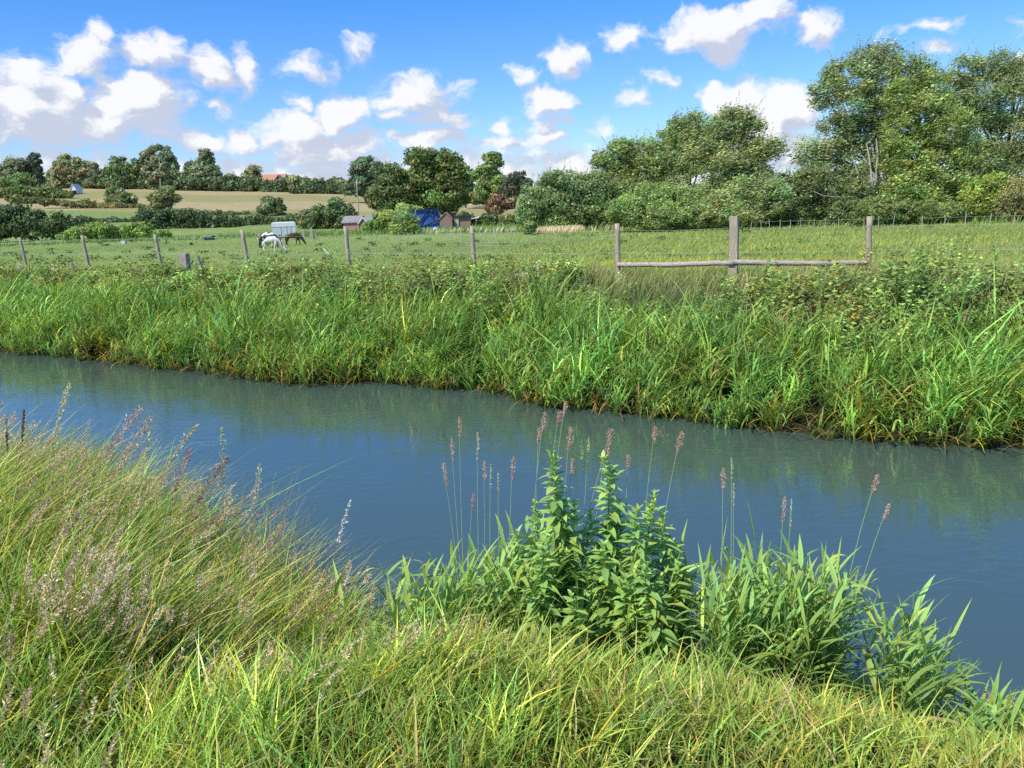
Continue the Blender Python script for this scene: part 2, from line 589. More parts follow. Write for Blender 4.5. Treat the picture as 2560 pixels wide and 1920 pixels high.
def crown_mesh(name, D, lobes, col, leaf, dens, clump, willow=0.0, dv=0.22, dark=0.55):
    """lobes: (x, y, rx, ry) in picture units standing D metres away; returns mesh with coordinates relative to nothing (world)"""
    mb = MB()
    u = D * KPX / FPX                       # metres per picture unit at that distance
    col = np.asarray(col, float) * np.array([1.10, 1.0, 1.0])
    cents = []
    for (x, y, rx, ry) in lobes:
        c = at(x, y, D)
        rx2, ry2 = max(rx - .35 * clump, .55 * rx), max(ry - .35 * clump, .55 * ry)
        R = np.array([rx2 * u, rx2 * u * 0.85, ry2 * u])
        c = c + np.array([0, random.uniform(-.25, .25) * R[0], 0])
        cents.append((c, R))
        area = rx * ry
        m = max(6, int(area / (clump * clump) * (2.6 - .2 * willow)))
        d = unit(m)
        rad = 0.55 + 0.42 * rng.random(m) ** 0.5
        d[:, 1] = np.where(rng.random(m) < 0.65, -np.abs(d[:, 1]), d[:, 1])
        cc = c + d * R * rad[:, None]
        cr = clump * u * np.exp(rng.normal(0, 0.28, m)) * 1.0
        tone = np.exp(rng.normal(0, dv, m))
        hue = rng.normal(0, 0.10, m)
        for k in range(m):
            n = int(2.6 * dens * (cr[k] / (clump * u)) ** 2) + 6
            dd = unit(n)
            rr = 0.35 + 0.75 * rng.random(n) ** 0.6
            flat = np.array([1.15, 1.0, 0.8])
            P = cc[k] + dd * flat * (cr[k] * rr)[:, None]
            if willow:
                P[:, 0] += cr[k] * willow * rng.random(n) ** 2 * 0.9
                P[:, 2] += cr[k] * willow * rng.random(n) ** 2 * 0.8
            nrm = dd * 0.9 + unit(n) * 0.75 + d[k] * 0.3
            ax = unit(n) * (1 - 0.5 * willow) + WIND * (0.25 + willow)
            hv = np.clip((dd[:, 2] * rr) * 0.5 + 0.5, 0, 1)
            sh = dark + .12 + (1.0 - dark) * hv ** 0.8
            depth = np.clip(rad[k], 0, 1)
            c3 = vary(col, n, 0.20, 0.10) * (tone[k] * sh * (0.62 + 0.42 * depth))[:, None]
            c3[:, 0] *= math.exp(hue[k])
            if willow:
                pale = rng.random(n) < 0.16 * willow
                c3[pale] = c3[pale] * 1.5 + np.array([0.05, 0.06, 0.045])
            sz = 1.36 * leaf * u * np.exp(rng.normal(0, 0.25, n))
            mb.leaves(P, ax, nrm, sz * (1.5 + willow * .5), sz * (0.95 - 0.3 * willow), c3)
        if willow:
            # upright wind-blown shoots along the top and sides
            ns_ = int(area / (clump * clump) * 3.0 * willow) + 3
            sd = unit(ns_)
            sd[:, 2] = np.abs(sd[:, 2]) * .9 + .05
            sd[:, 1] = -np.abs(sd[:, 1])
            b0_ = c + sd * R * .95
            dr = np.stack([.30 + rng.normal(0, .35, ns_), rng.normal(0, .3, ns_), .95 + rng.normal(0, .25, ns_)], 1)
            ln = clump * u * rng.uniform(.8, 2.6, ns_)
            for j in range(15):
                f = j / 14
                Q = b0_ + dr * (ln * f)[:, None] + rng.normal(0, leaf * u * .55, (ns_, 3)) * (1 - .5 * f)
                mb.leaves(Q, dr + unit(ns_) * .8, unit(ns_), leaf * u * 1.7, leaf * u * .75, vary(col * 1.05, ns_, .22, .08) * (.85 + .3 * f))
        # sparse sprays that break up the outline
        n = int(area * 0.05) + 8
        dd = unit(n)
        P = c + dd * R * (1.0 + 0.22 * rng.random(n) ** 1.5)[:, None]
        for j in range(3):
            Q = P + rng.normal(0, leaf * u * .9, (n, 3))
            mb.leaves(Q, unit(n) + WIND * willow, dd + unit(n), leaf * u * 1.5, leaf * u * 0.8, vary(col * 0.9, n, 0.2))
    return mb.mesh(name), cents


RIDGE = 'trees along the ridge'


def bez(a, b, k, n=7):
    a, b = np.asarray(a, float), np.asarray(b, float)
    t = np.linspace(0, 1, n)[:, None]
    mid = (a + b) / 2 + np.asarray(k, float)
    return (1 - t) ** 2 * a + 2 * t * (1 - t) * mid + t * t * b


def make_tree(name, label, cat, lobes, base, D=None, col=(0.06, 0.10, 0.03), leaf=2.6, dens=42, clump=11, willow=0.0,
              trunk=True, tr=None, bark='bark', group=None, limbs=None, dv=0.22, dark=0.55):
    if D is None:
        g = on_ground(*base)
        D = g[1]
    b = at(base[0], base[1], D)
    b[2] = terrain(b[0], b[1])
    if group == RIDGE:
        xs_ = [q[0] for q in lobes]
        x0_, x1_ = min(xs_) - 14, max(xs_) + 14
        lobes = lobes + [(x_, base[1] - 13, 13, 15) for x_ in np.arange(x0_, x1_ + 1, 13)]
    me, cents = crown_mesh('crown', D, lobes, col, leaf, dens, clump, willow, dv, dark)
    root = thing(name, label, cat, tuple(b), group)
    o = link('crown', me, 'tree_leaves', root)
    o.matrix_parent_inverse.identity()
    o.location = tuple(-b)
    if trunk:
        mb = MB()
        u = D * KPX / FPX
        top = max(cents, key=lambda q: q[0][2])[0]
        H = top[2] - b[2]
        r0 = tr if tr else 0.028 * H + 0.05
        fork = b + np.array([0.04 * H * random.uniform(-1, 1), 0, H * 0.32])
        P = bez(b - np.array([0, 0, .3]), fork, (0, 0, 0), 6)
        mb.tubes(P[None], np.linspace(r0 * 1.25, r0 * .8, 6)[None], np.array([1., 1, 1]), 8)
        for c, R in cents:
            e = c + np.array([0, 0, R[2] * .45])
            s0 = fork if c[2] > fork[2] else b + (fork - b) * .55
            mb.tubes(bez(s0, e, ((e - s0)[0] * .12, 0, abs((e - s0)[0]) * -.08), 8)[None], np.linspace(r0 * .6, r0 * .08, 8)[None], np.array([1., 1, 1]), 6)
            for q in range(5):
                k = random.uniform(.35, .9)
                a0 = s0 + (e - s0) * k
                e2 = c + unit(1)[0] * R * .85
                mb.tubes(bez(a0, e2, (0, 0, .1 * R[2]), 5)[None], np.linspace(r0 * .2, r0 * .04, 5)[None], np.array([1., 1, 1]), 5)
        if limbs:
            for pts, ra in limbs:
                Q = np.array([at(x, y, D + dz) for x, y, dz in pts])
                tt = np.linspace(0, len(Q) - 1, 12)
                Qi = np.stack([np.interp(tt, np.arange(len(Q)), Q[:, k]) for k in range(3)], 1)
                mb.tubes(Qi[None], np.linspace(ra, ra * .35, 12)[None], np.array([1., 1, 1]), 7)
        o2 = link('trunk', mb.mesh('trunk', True), bark, root)
        o2.location = tuple(-b)
    return root


GREEN_FAR = (0.108, 0.130, 0.060)  # both ridge greens made paler, with distance haze mixed into the leaf colour
DARK_FAR = (0.086, 0.108, 0.056)
RIDGE = 'trees along the ridge'
R_ = dict(D=300, leaf=2.3, dens=24, clump=6, group=RIDGE)
# ridge trees, left to right
make_tree('broadleaf_tree', 'rounded dark tree on the ridge at the extreme left beside the dark spire tree', 'tree', [(10, 382, 26, 26), (40, 372, 28, 32), (-30, 380, 30, 30)], (20, 408), col=DARK_FAR, **R_)
make_tree('conifer_tree', 'narrow dark spire tree on the ridge, dark to the ground', 'tree', [(73, 352, 14, 20), (72, 376, 20, 24), (80, 394, 20, 18)], (78, 408), col=(0.040, 0.062, 0.036), **R_)
make_tree('young_tree', 'small lighter round tree in front of the dark spire tree on the ridge', 'tree', [(40, 392, 20, 16), (28, 398, 16, 10)], (38, 409), col=(0.075, 0.115, 0.040), trunk=False, **{**R_, 'D': 285})
make_tree('broadleaf_tree', 'broad tree on the ridge above the white cottage, dark and domed', 'tree', [(145, 360, 30, 26), (130, 384, 26, 24), (165, 380, 24, 24)], (145, 410), col=GREEN_FAR, **R_)
make_tree('broadleaf_tree', 'dark low tree on the ridge just right of the white cottage', 'tree', [(186, 372, 18, 22), (206, 375, 16, 22), (195, 395, 24, 14)], (195, 410), col=DARK_FAR, **R_)
make_tree('broadleaf_tree', 'wide domed tree on the ridge left of the tall grey green poplar', 'tree', [(258, 362, 28, 24), (240, 382, 24, 24), (285, 372, 26, 28), (262, 392, 34, 16)], (260, 411), col=(0.070, 0.105, 0.042), **R_)
make_tree('poplar_tree', 'tallest tree on the ridge, grey green poplar with pale bare trunk', 'tree', [(345, 335, 24, 24), (322, 352, 18, 24), (364, 356, 18, 22), (345, 372, 32, 26), (375, 385, 18, 18)], (347, 412), col=(0.095, 0.120, 0.065),
          bark='pale_bark', limbs=[([(348, 412, -5), (346, 380, -5), (345, 350, -4)], .40)], **R_)
make_tree('poplar_tree', 'peaked grey green tree on the ridge with two uneven tops', 'tree', [(446, 340, 13, 20), (440, 362, 22, 22), (414, 366, 15, 20), (458, 374, 16, 18), (430, 378, 30, 14)], (440, 412), col=(0.095, 0.120, 0.062), **R_)
make_tree('young_tree', 'small round tree rising from the ridge hedge left of the orange roof', 'tree', [(543, 370, 14, 10), (541, 382, 18, 10)], (543, 412), col=GREEN_FAR, **R_)
make_tree('young_tree', 'low pale tree rising from the ridge hedge right of the peaked tree', 'tree', [(500, 383, 12, 10)], (500, 412), col=GREEN_FAR, **R_)
make_tree('broadleaf_tree', 'dark tree with layered foliage behind the telegraph pole', 'tree', [(790, 358, 28, 20), (775, 378, 22, 24), (806, 374, 24, 26), (788, 398, 34, 18)], (790, 421), D=230, col=(0.055, 0.088, 0.045), leaf=3, dens=30, clump=8, group=RIDGE)
for i, (x, y, r, lab) in enumerate([(640, 394, 10, 'round bush in the ridge hedge right of the orange roof'), (662, 393, 15, 'paler round bush in the ridge hedge, second from the orange roof'), (690, 399, 14, 'dark low bush in the ridge hedge, third from the orange roof'),
                                    (724, 394, 18, 'fullest bush in the ridge hedge left of the telegraph pole'), (748, 402, 14, 'dark bush in the ridge hedge beside the telegraph pole')]):
    make_tree('bush', lab, 'bush', [(x, y, r, 12 + i % 3), (x + 4, y + 12, r + 4, 9)], (x, 416), D=290, col=[GREEN_FAR, (0.085, 0.115, 0.045), DARK_FAR][i % 3], leaf=3, dens=26, clump=8, trunk=False, group='bushes in the ridge hedge')


def hedge(name, label, x0, x1, ytop, ybase, D, col, step=16, leaf=3.0, dens=28, clump=8, cat='hedge', dark=.5, group=None):
    lobes = []
    n = max(2, int((x1 - x0) / step))
    for k in range(n + 1):
        f = k / n
        x = x0 + (x1 - x0) * f
        yt = np.interp(f, np.linspace(0, 1, len(ytop)), ytop) + random.uniform(-2.5, 2.5)
        yb = np.interp(f, np.linspace(0, 1, len(ybase)), ybase)
        h = yb - yt
        lobes.append((x, yt + h * .5, step * .8, h * .55))
    return make_tree(name, label, cat, lobes, ((x0 + x1) / 2, float(np.mean(ybase))), D=D, col=col, leaf=leaf, dens=dens, clump=min(clump, max(4, (ybase[0] - ytop[0]) * .45)), trunk=False, dark=dark, group=group)


hedge('hedge', 'long dark hedge along the ridge behind the pale hay field', 370, 640, [386, 383, 388, 386], [413, 414, 416, 417], 296, (0.052, 0.078, 0.036))
hedge('hedge', 'dark undergrowth joining the ridge trees between the white cottage and the poplar', 205, 400, [392, 384, 388, 390], [411, 412, 413], 302, (0.056, 0.082, 0.042))
hedge('hedge', 'dark hedge base along the ridge below the round bushes', 640, 770, [404, 402, 404], [417, 419, 422], 286, (0.050, 0.075, 0.034))
hedge('hedge', 'clipped dark hedge bank at the upper left below the ridge trees', -60, 145, [406, 406, 415], [426, 426, 426], 250, (0.070, 0.100, 0.036), step=14)
hedge('hedge', 'thin low hedge at the top of the green crop field', 20, 90, [425, 430], [436, 437], 230, (0.065, 0.09, 0.035), step=8)
hedge('hedge', 'straggling line of scrub along the crop field edge', 95, 330, [432, 441, 447], [440, 446, 452], 212, (0.095, 0.105, 0.045), step=9, clump=4)
hedge('hedge', 'low scrubby hedge along the foot of the hay field', 385, 620, [455, 460, 463], [463, 468, 470], 185, (0.085, 0.10, 0.042), step=9, clump=4)
hedge('hedge', 'tall black green hedge at the left edge of the meadow', -60, 178, [440, 445, 455, 470], [517, 517, 515, 506], 134, (0.040, 0.064, 0.026), step=20, leaf=2.8, dens=36, clump=11, dark=.35)
hedge('hedge', 'dark tall hedge behind the meadow in front of the crop field', 310, 500, [452, 454, 460, 464], [502, 503, 502, 500], 152, (0.042, 0.068, 0.028), step=18, leaf=2.8, dens=36, clump=10, dark=.35)
hedge('hedge', 'lower trimmed hedge behind the horse trailer', 500, 690, [470, 470, 464], [500, 501, 503], 155, (0.055, 0.080, 0.030), step=15, leaf=2.8, dens=30, clump=9, dark=.38)
hedge('hedge', 'distant hedge strip at the foot of the crop field', 170, 320, [474, 474], [487, 487], 170, (0.055, 0.072, 0.030), step=12)
make_tree('bramble_mound', 'low light green bramble mound by the left hedge', 'bush', [(185, 505, 34, 17), (225, 500, 36, 18), (150, 512, 22, 10)], (195, 520), D=120, col=(0.105, 0.155, 0.045), leaf=2.4, dens=40, clump=8, trunk=False)
make_tree('bramble_mound', 'light green bramble mound in front of the dark tall hedge', 'bush', [(300, 499, 38, 18), (335, 504, 28, 14), (270, 510, 30, 10)], (300, 519), D=121, col=(0.100, 0.155, 0.042), leaf=2.4, dens=40, clump=8, trunk=False)
make_tree('round_bush', 'double headed round bush on the hay field, left of its neighbour', 'bush', [(250, 424, 22, 22), (276, 432, 20, 18), (258, 434, 26, 15)], (262, 448), D=215, col=(0.085, 0.110, 0.048), leaf=2.8, dens=36, clump=8, trunk=False)
make_tree('round_bush', 'single round olive bush on the hay field above the dark hedge', 'bush', [(356, 424, 26, 20), (352, 440, 20, 16)], (355, 456), D=205, col=(0.095, 0.115, 0.048), leaf=2.8, dens=36, clump=8, trunk=False)
make_tree('round_bush', 'small bush on the crop field edge below the white cottage', 'bush', [(181, 437, 11, 7)], (181, 445), D=215, col=(0.075, 0.10, 0.04), leaf=2.6, dens=30, clump=5, trunk=False)
make_tree('round_bush', 'neat dark round bush in the middle of the hay field', 'bush', [(590, 443, 25, 18), (586, 452, 24, 12)], (590, 464), D=180, col=(0.070, 0.095, 0.042), leaf=2.8, dens=40, clump=8, trunk=False)
make_tree('round_bush', 'large dark bush left of the brick shed', 'bush', [(735, 448, 27, 22), (700, 465, 32, 22), (738, 475, 32, 26), (690, 480, 28, 18)], (715, 502), D=140, col=(0.055, 0.082, 0.032), leaf=2.8, dens=40, clump=10, trunk=False, dark=.4)
make_tree('round_bush', 'thin grey green bush beside the trailer and two gate posts', 'bush', [(655, 468, 18, 14), (662, 482, 20, 14)], (660, 503), D=142, col=(0.075, 0.095, 0.045), leaf=2.6, dens=28, clump=8, trunk=False)
# oak group in the middle
make_tree('oak_tree', 'big spreading oak behind the blue tarpaulin, tallest in the middle of the view', 'tree',
          [(912, 352, 40, 30), (950, 352, 38, 28), (975, 375, 34, 34), (925, 390, 50, 36), (960, 425, 46, 36), (985, 410, 24, 36), (905, 430, 40, 28)], (940, 470), D=150, col=(0.072, 0.098, 0.030), leaf=2.8, dens=42, clump=11, dark=.38, dv=.28)
make_tree('oak_tree', 'rounded lower oak on the left side of the big spreading oak', 'tree', [(850, 385, 36, 30), (835, 420, 38, 34), (870, 415, 36, 36), (825, 440, 28, 18)], (850, 468), D=148, col=(0.060, 0.086, 0.028), leaf=2.8, dens=42, clump=11, dark=.38)
make_tree('broadleaf_tree', 'tree peeping out on the right behind the big spreading oak', 'tree', [(1006, 378, 18, 24), (1010, 400, 14, 22)], (1005, 440), D=200, col=(0.070, 0.105, 0.038), leaf=2.8, dens=34, clump=9)
make_tree('tall_tree', 'tall smooth light green tree left of the rounded willow scrub', 'tree', [(1058, 360, 28, 26), (1050, 378, 26, 24), (1066, 384, 22, 22), (1068, 405, 34, 28), (1050, 412, 24, 22)], (1060, 440), D=190, col=(0.088, 0.130, 0.045), leaf=2.6, dens=44, clump=8)
make_tree('dark_tree', 'dark purplish tree between the light tall tree and the willow scrub', 'tree', [(1118, 392, 22, 18), (1108, 412, 24, 22), (1132, 402, 14, 18)], (1115, 440), D=170, col=(0.042, 0.052, 0.030), leaf=2.8, dens=40, clump=9)
make_tree('red_bush', 'brown red leaved bush under the dark purplish tree', 'bush', [(1080, 442, 26, 18), (1070, 450, 22, 12)], (1078, 465), D=140, col=(0.085, 0.062, 0.035), leaf=2.6, dens=38, clump=8, trunk=False)
hedge('hedge', 'green hedge under the white goal frame right of the oak', 1010, 1060, [420, 422], [437, 438], 195, (0.070, 0.10, 0.036), step=10)
hedge('scrub_bank', 'dark scrub bank right of the brown sheds', 1000, 1130, [462, 468, 466], [494, 496, 496], 118, (0.060, 0.085, 0.030), step=16, dark=.4, cat='scrub')
make_tree('windswept_bush', 'willow bush bent over to the right in front of the blue tarpaulin', 'bush', [(872, 477, 22, 14), (864, 491, 22, 13), (884, 487, 14, 12)], (865, 505), D=98, col=(0.095, 0.140, 0.040), leaf=2.4, dens=46, clump=8, willow=1.0, trunk=False)
make_tree('leafy_bush', 'leafy bush between the brick shed and the blue tarpaulin', 'bush', [(827, 474, 20, 15), (814, 485, 20, 12), (840, 482, 14, 12), (800, 492, 16, 7)], (815, 500), D=108, col=(0.095, 0.145, 0.042), leaf=2.4, dens=44, clump=8, trunk=False)
make_tree('leafy_bush', 'yellow green bush tops showing just above the blue tarpaulin', 'bush', [(880, 451, 22, 9), (903, 455, 16, 6), (866, 456, 14, 8)], (880, 470), D=128, col=(0.115, 0.155, 0.052), leaf=2.4, dens=40, clump=7, trunk=False)
make_tree('leafy_bush', 'small round dark bush among the pale dry reeds', 'bush', [(1142, 490, 16, 12), (1138, 500, 18, 8)], (1140, 510), D=84, col=(0.075, 0.115, 0.036), leaf=2.4, dens=40, clump=7, trunk=False)
# rounded willow scrub and the willows on the right
make_tree('willow_scrub', 'broad rounded willow scrub in the middle, smooth domed outline', 'tree',
          [(1215, 410, 56, 34), (1160, 435, 42, 40), (1255, 420, 56, 46), (1190, 450, 66, 40), (1150, 465, 38, 30), (1260, 462, 56, 34), (1290, 420, 36, 46), (1215, 392, 50, 22)], (1200, 492), D=92, col=(0.082, 0.122, 0.046), leaf=2.0, dens=64, clump=11, willow=.5, trunk=False, dark=.42)
make_tree('willow_tree', 'bushy willow rising behind the rounded scrub with a thin sprig at its left', 'tree',
          [(1330, 345, 36, 36), (1380, 340, 46, 38), (1340, 395, 52, 44), (1410, 380, 52, 46), (1375, 430, 66, 50), (1292, 352, 14, 16), (1440, 425, 50, 50), (1430, 345, 40, 40), (1320, 440, 44, 50), (1440, 300, 20, 22)], (1380, 490), D=94, col=(0.092, 0.128, 0.040), leaf=2.2, dens=52, clump=12, willow=.7, dark=.42, tr=.2)
make_tree('willow_tree', 'slim willow top between the bushy willow and the twin stemmed one', 'tree', [(1478, 270, 36, 26), (1462, 290, 26, 22), (1490, 305, 40, 36), (1475, 345, 48, 42), (1490, 400, 56, 50), (1525, 330, 36, 40)], (1485, 490), D=90, col=(0.098, 0.132, 0.048), leaf=2.2, dens=44, clump=12, willow=.9, dark=.45, tr=.2)
make_tree('willow_tree', 'open topped willow with visible pale limbs in front of the white cloud', 'tree',
          [(1590, 262, 40, 30), (1560, 285, 34, 32), (1620, 295, 32, 36), (1585, 325, 52, 40), (1640, 330, 32, 18), (1560, 370, 50, 42), (1610, 380, 46, 42), (1665, 320, 12, 14), (1540, 330, 34, 40), (1560, 430, 56, 44), (1640, 400, 36, 36)], (1575, 490), D=86, col=(0.095, 0.128, 0.046), leaf=2.2, dens=40, clump=12, willow=.9,
          bark='pale_bark', tr=.22, dark=.45)
make_tree('willow_scrub', 'sprawling willow bush at the foot of the bushy willow, pale stem showing', 'bush', [(1400, 438, 58, 42), (1460, 448, 56, 42), (1345, 462, 46, 30), (1415, 472, 70, 26), (1480, 470, 50, 26)], (1420, 496), D=80, col=(0.105, 0.150, 0.048), leaf=2.2, dens=50, clump=11, willow=.7, trunk=False, dark=.42)
make_tree('willow_scrub', 'leaning willow scrub sweeping up to the right below the open topped willow', 'bush', [(1560, 448, 50, 36), (1605, 428, 50, 40), (1525, 462, 44, 30), (1645, 438, 52, 46), (1590, 468, 72, 26)], (1580, 492), D=78, col=(0.098, 0.132, 0.046), leaf=2.2, dens=50, clump=11, willow=.9, trunk=False, dark=.42)
make_tree('willow_scrub', 'dark tangled scrub under the bare leaning limbs', 'bush', [(1690, 418, 50, 40), (1745, 410, 50, 46), (1795, 425, 54, 46), (1845, 430, 46, 40), (1720, 460, 64, 34), (1800, 462, 60, 32), (1660, 455, 50, 36), (1860, 465, 44, 24)], (1750, 488), D=80, col=(0.070, 0.096, 0.034), leaf=2.2, dens=46, clump=11, willow=.6, trunk=False, dark=.36)
make_tree('willow_tree', 'tallest willow with pale forked trunk and bare limbs leaning left', 'tree',
          [(1868, 130, 34, 32), (1912, 135, 26, 36), (1830, 180, 50, 44), (1895, 185, 46, 50), (1795, 165, 22, 26), (1780, 205, 34, 34), (1830, 240, 56, 44), (1890, 250, 46, 46), (1800, 290, 44, 34), (1850, 305, 44, 32), (1745, 335, 42, 24), (1790, 335, 44, 26), (1840, 350, 46, 34), (1910, 320, 40, 44), (1920, 380, 36, 50), (1770, 380, 50, 30), (1830, 400, 44, 36)],
          (1886, 470), D=83, col=(0.098, 0.132, 0.056), leaf=2.2, dens=40, clump=13, willow=1.0, bark='pale_bark', tr=.2, dark=.42,
          limbs=[([(1886, 446, -4), (1884, 400, -5), (1879, 350, -4), (1872, 310, -2)], .17), ([(1886, 440, -4), (1892, 385, -5), (1896, 335, -4), (1893, 300, -2)], .16),
                 ([(1872, 424, -4), (1840, 404, -3), (1808, 386, -3), (1772, 366, -2.5)], .08), ([(1862, 424, -4), (1818, 427, -6), (1775, 422, -6), (1748, 408, -5)], .07), ([(1845, 440, -4), (1812, 425, -6), (1790, 403, -6)], .05), ([(1870, 412, -4), (1853, 375, -5), (1840, 335, -3)], .08)])
make_tree('willow_tree', 'full yellow green willow beside the tallest willow, foliage down to the grass', 'tree',
          [(1970, 170, 40, 40), (1950, 215, 40, 44), (2005, 195, 46, 44), (1985, 260, 62, 54), (1940, 300, 40, 50), (2030, 290, 60, 56), (1960, 350, 56, 50), (2030, 370, 60, 52), (1940, 410, 50, 52), (2000, 430, 64, 50), (2060, 430, 54, 50), (2070, 340, 46, 50), (1925, 350, 34, 44), (1920, 440, 40, 36)],
          (1990, 478), D=79, col=(0.100, 0.138, 0.038), leaf=2.2, dens=46, clump=13, willow=.9, dark=.38, dv=.28, tr=.25)
make_tree('willow_tree', 'silvery willow at the right edge of the view with several uneven tops', 'tree',
          [(2080, 165, 42, 36), (2150, 150, 36, 34), (2200, 165, 30, 34), (2110, 215, 56, 52), (2180, 225, 50, 56), (2100, 290, 56, 50), (2190, 300, 54, 54), (2130, 360, 56, 44), (2210, 370, 44, 44), (2250, 240, 44, 80), (2280, 330, 50, 60), (2160, 400, 60, 50), (2070, 230, 40, 46), (2070, 420, 50, 50), (2220, 430, 50, 50)],
          (2150, 478), D=84, col=(0.094, 0.128, 0.050), leaf=2.2, dens=44, clump=13, willow=1.0, dark=.4, tr=.28, limbs=[([(2120, 470, -3), (2118, 380, -4), (2116, 320, -3)], .11)])
make_tree('hawthorn_bush', 'bright green layered thorn bush at the foot of the silvery willow', 'bush', [(2130, 410, 46, 34), (2100, 440, 44, 34), (2160, 440, 50, 32), (2060, 460, 40, 20)], (2110, 480), D=74, col=(0.105, 0.150, 0.032), leaf=2.2, dens=50, clump=11, willow=.4, trunk=False, dark=.36)
make_tree('hawthorn_bush', 'olive brown bush at the right edge of the meadow', 'bush', [(2200, 425, 40, 36), (2230, 440, 44, 40), (2180, 455, 36, 22)], (2200, 478), D=72, col=(0.125, 0.130, 0.050), leaf=2.2, dens=46, clump=10, willow=.4, trunk=False, dark=.4)
make_tree('willow_scrub', 'low dark scrub skirting the foot of the yellow green willow', 'bush', [(1900, 455, 40, 28), (1945, 460, 44, 26), (1990, 462, 48, 24), (1860, 462, 36, 22), (2040, 465, 44, 22)], (1930, 482), D=73, col=(0.080, 0.112, 0.034), leaf=2.2, dens=44, clump=10, willow=.4, trunk=False, dark=.36)


# ------------------------------------------------------------------ vegetation that nobody could count
def scatter_ts(n, t0, t1, s0, s1):
    return rng.uniform(t0, t1, n), rng.uniform(s0, s1, n)


def fbm(x, y, f=1.0, seed=0.0):
    v = 0
    a = 1
    tot = 0
    for k in range(4):
        v = v + a * np.sin(x * f + 1.7 * np.sin(y * f * 0.8 + seed + k) + seed * 1.3 + k * 2.1) * np.sin(y * f * 1.1 + 1.5 * np.sin(x * f * 0.7 + k * 1.3 + seed))
        tot += a
        a *= .6
        f *= 1.9
    return v / tot


def winds(n, k=0.25, sd=0.18):
    a = rng.normal(0, sd, (n, 2))
    a[:, 0] += k
    return a


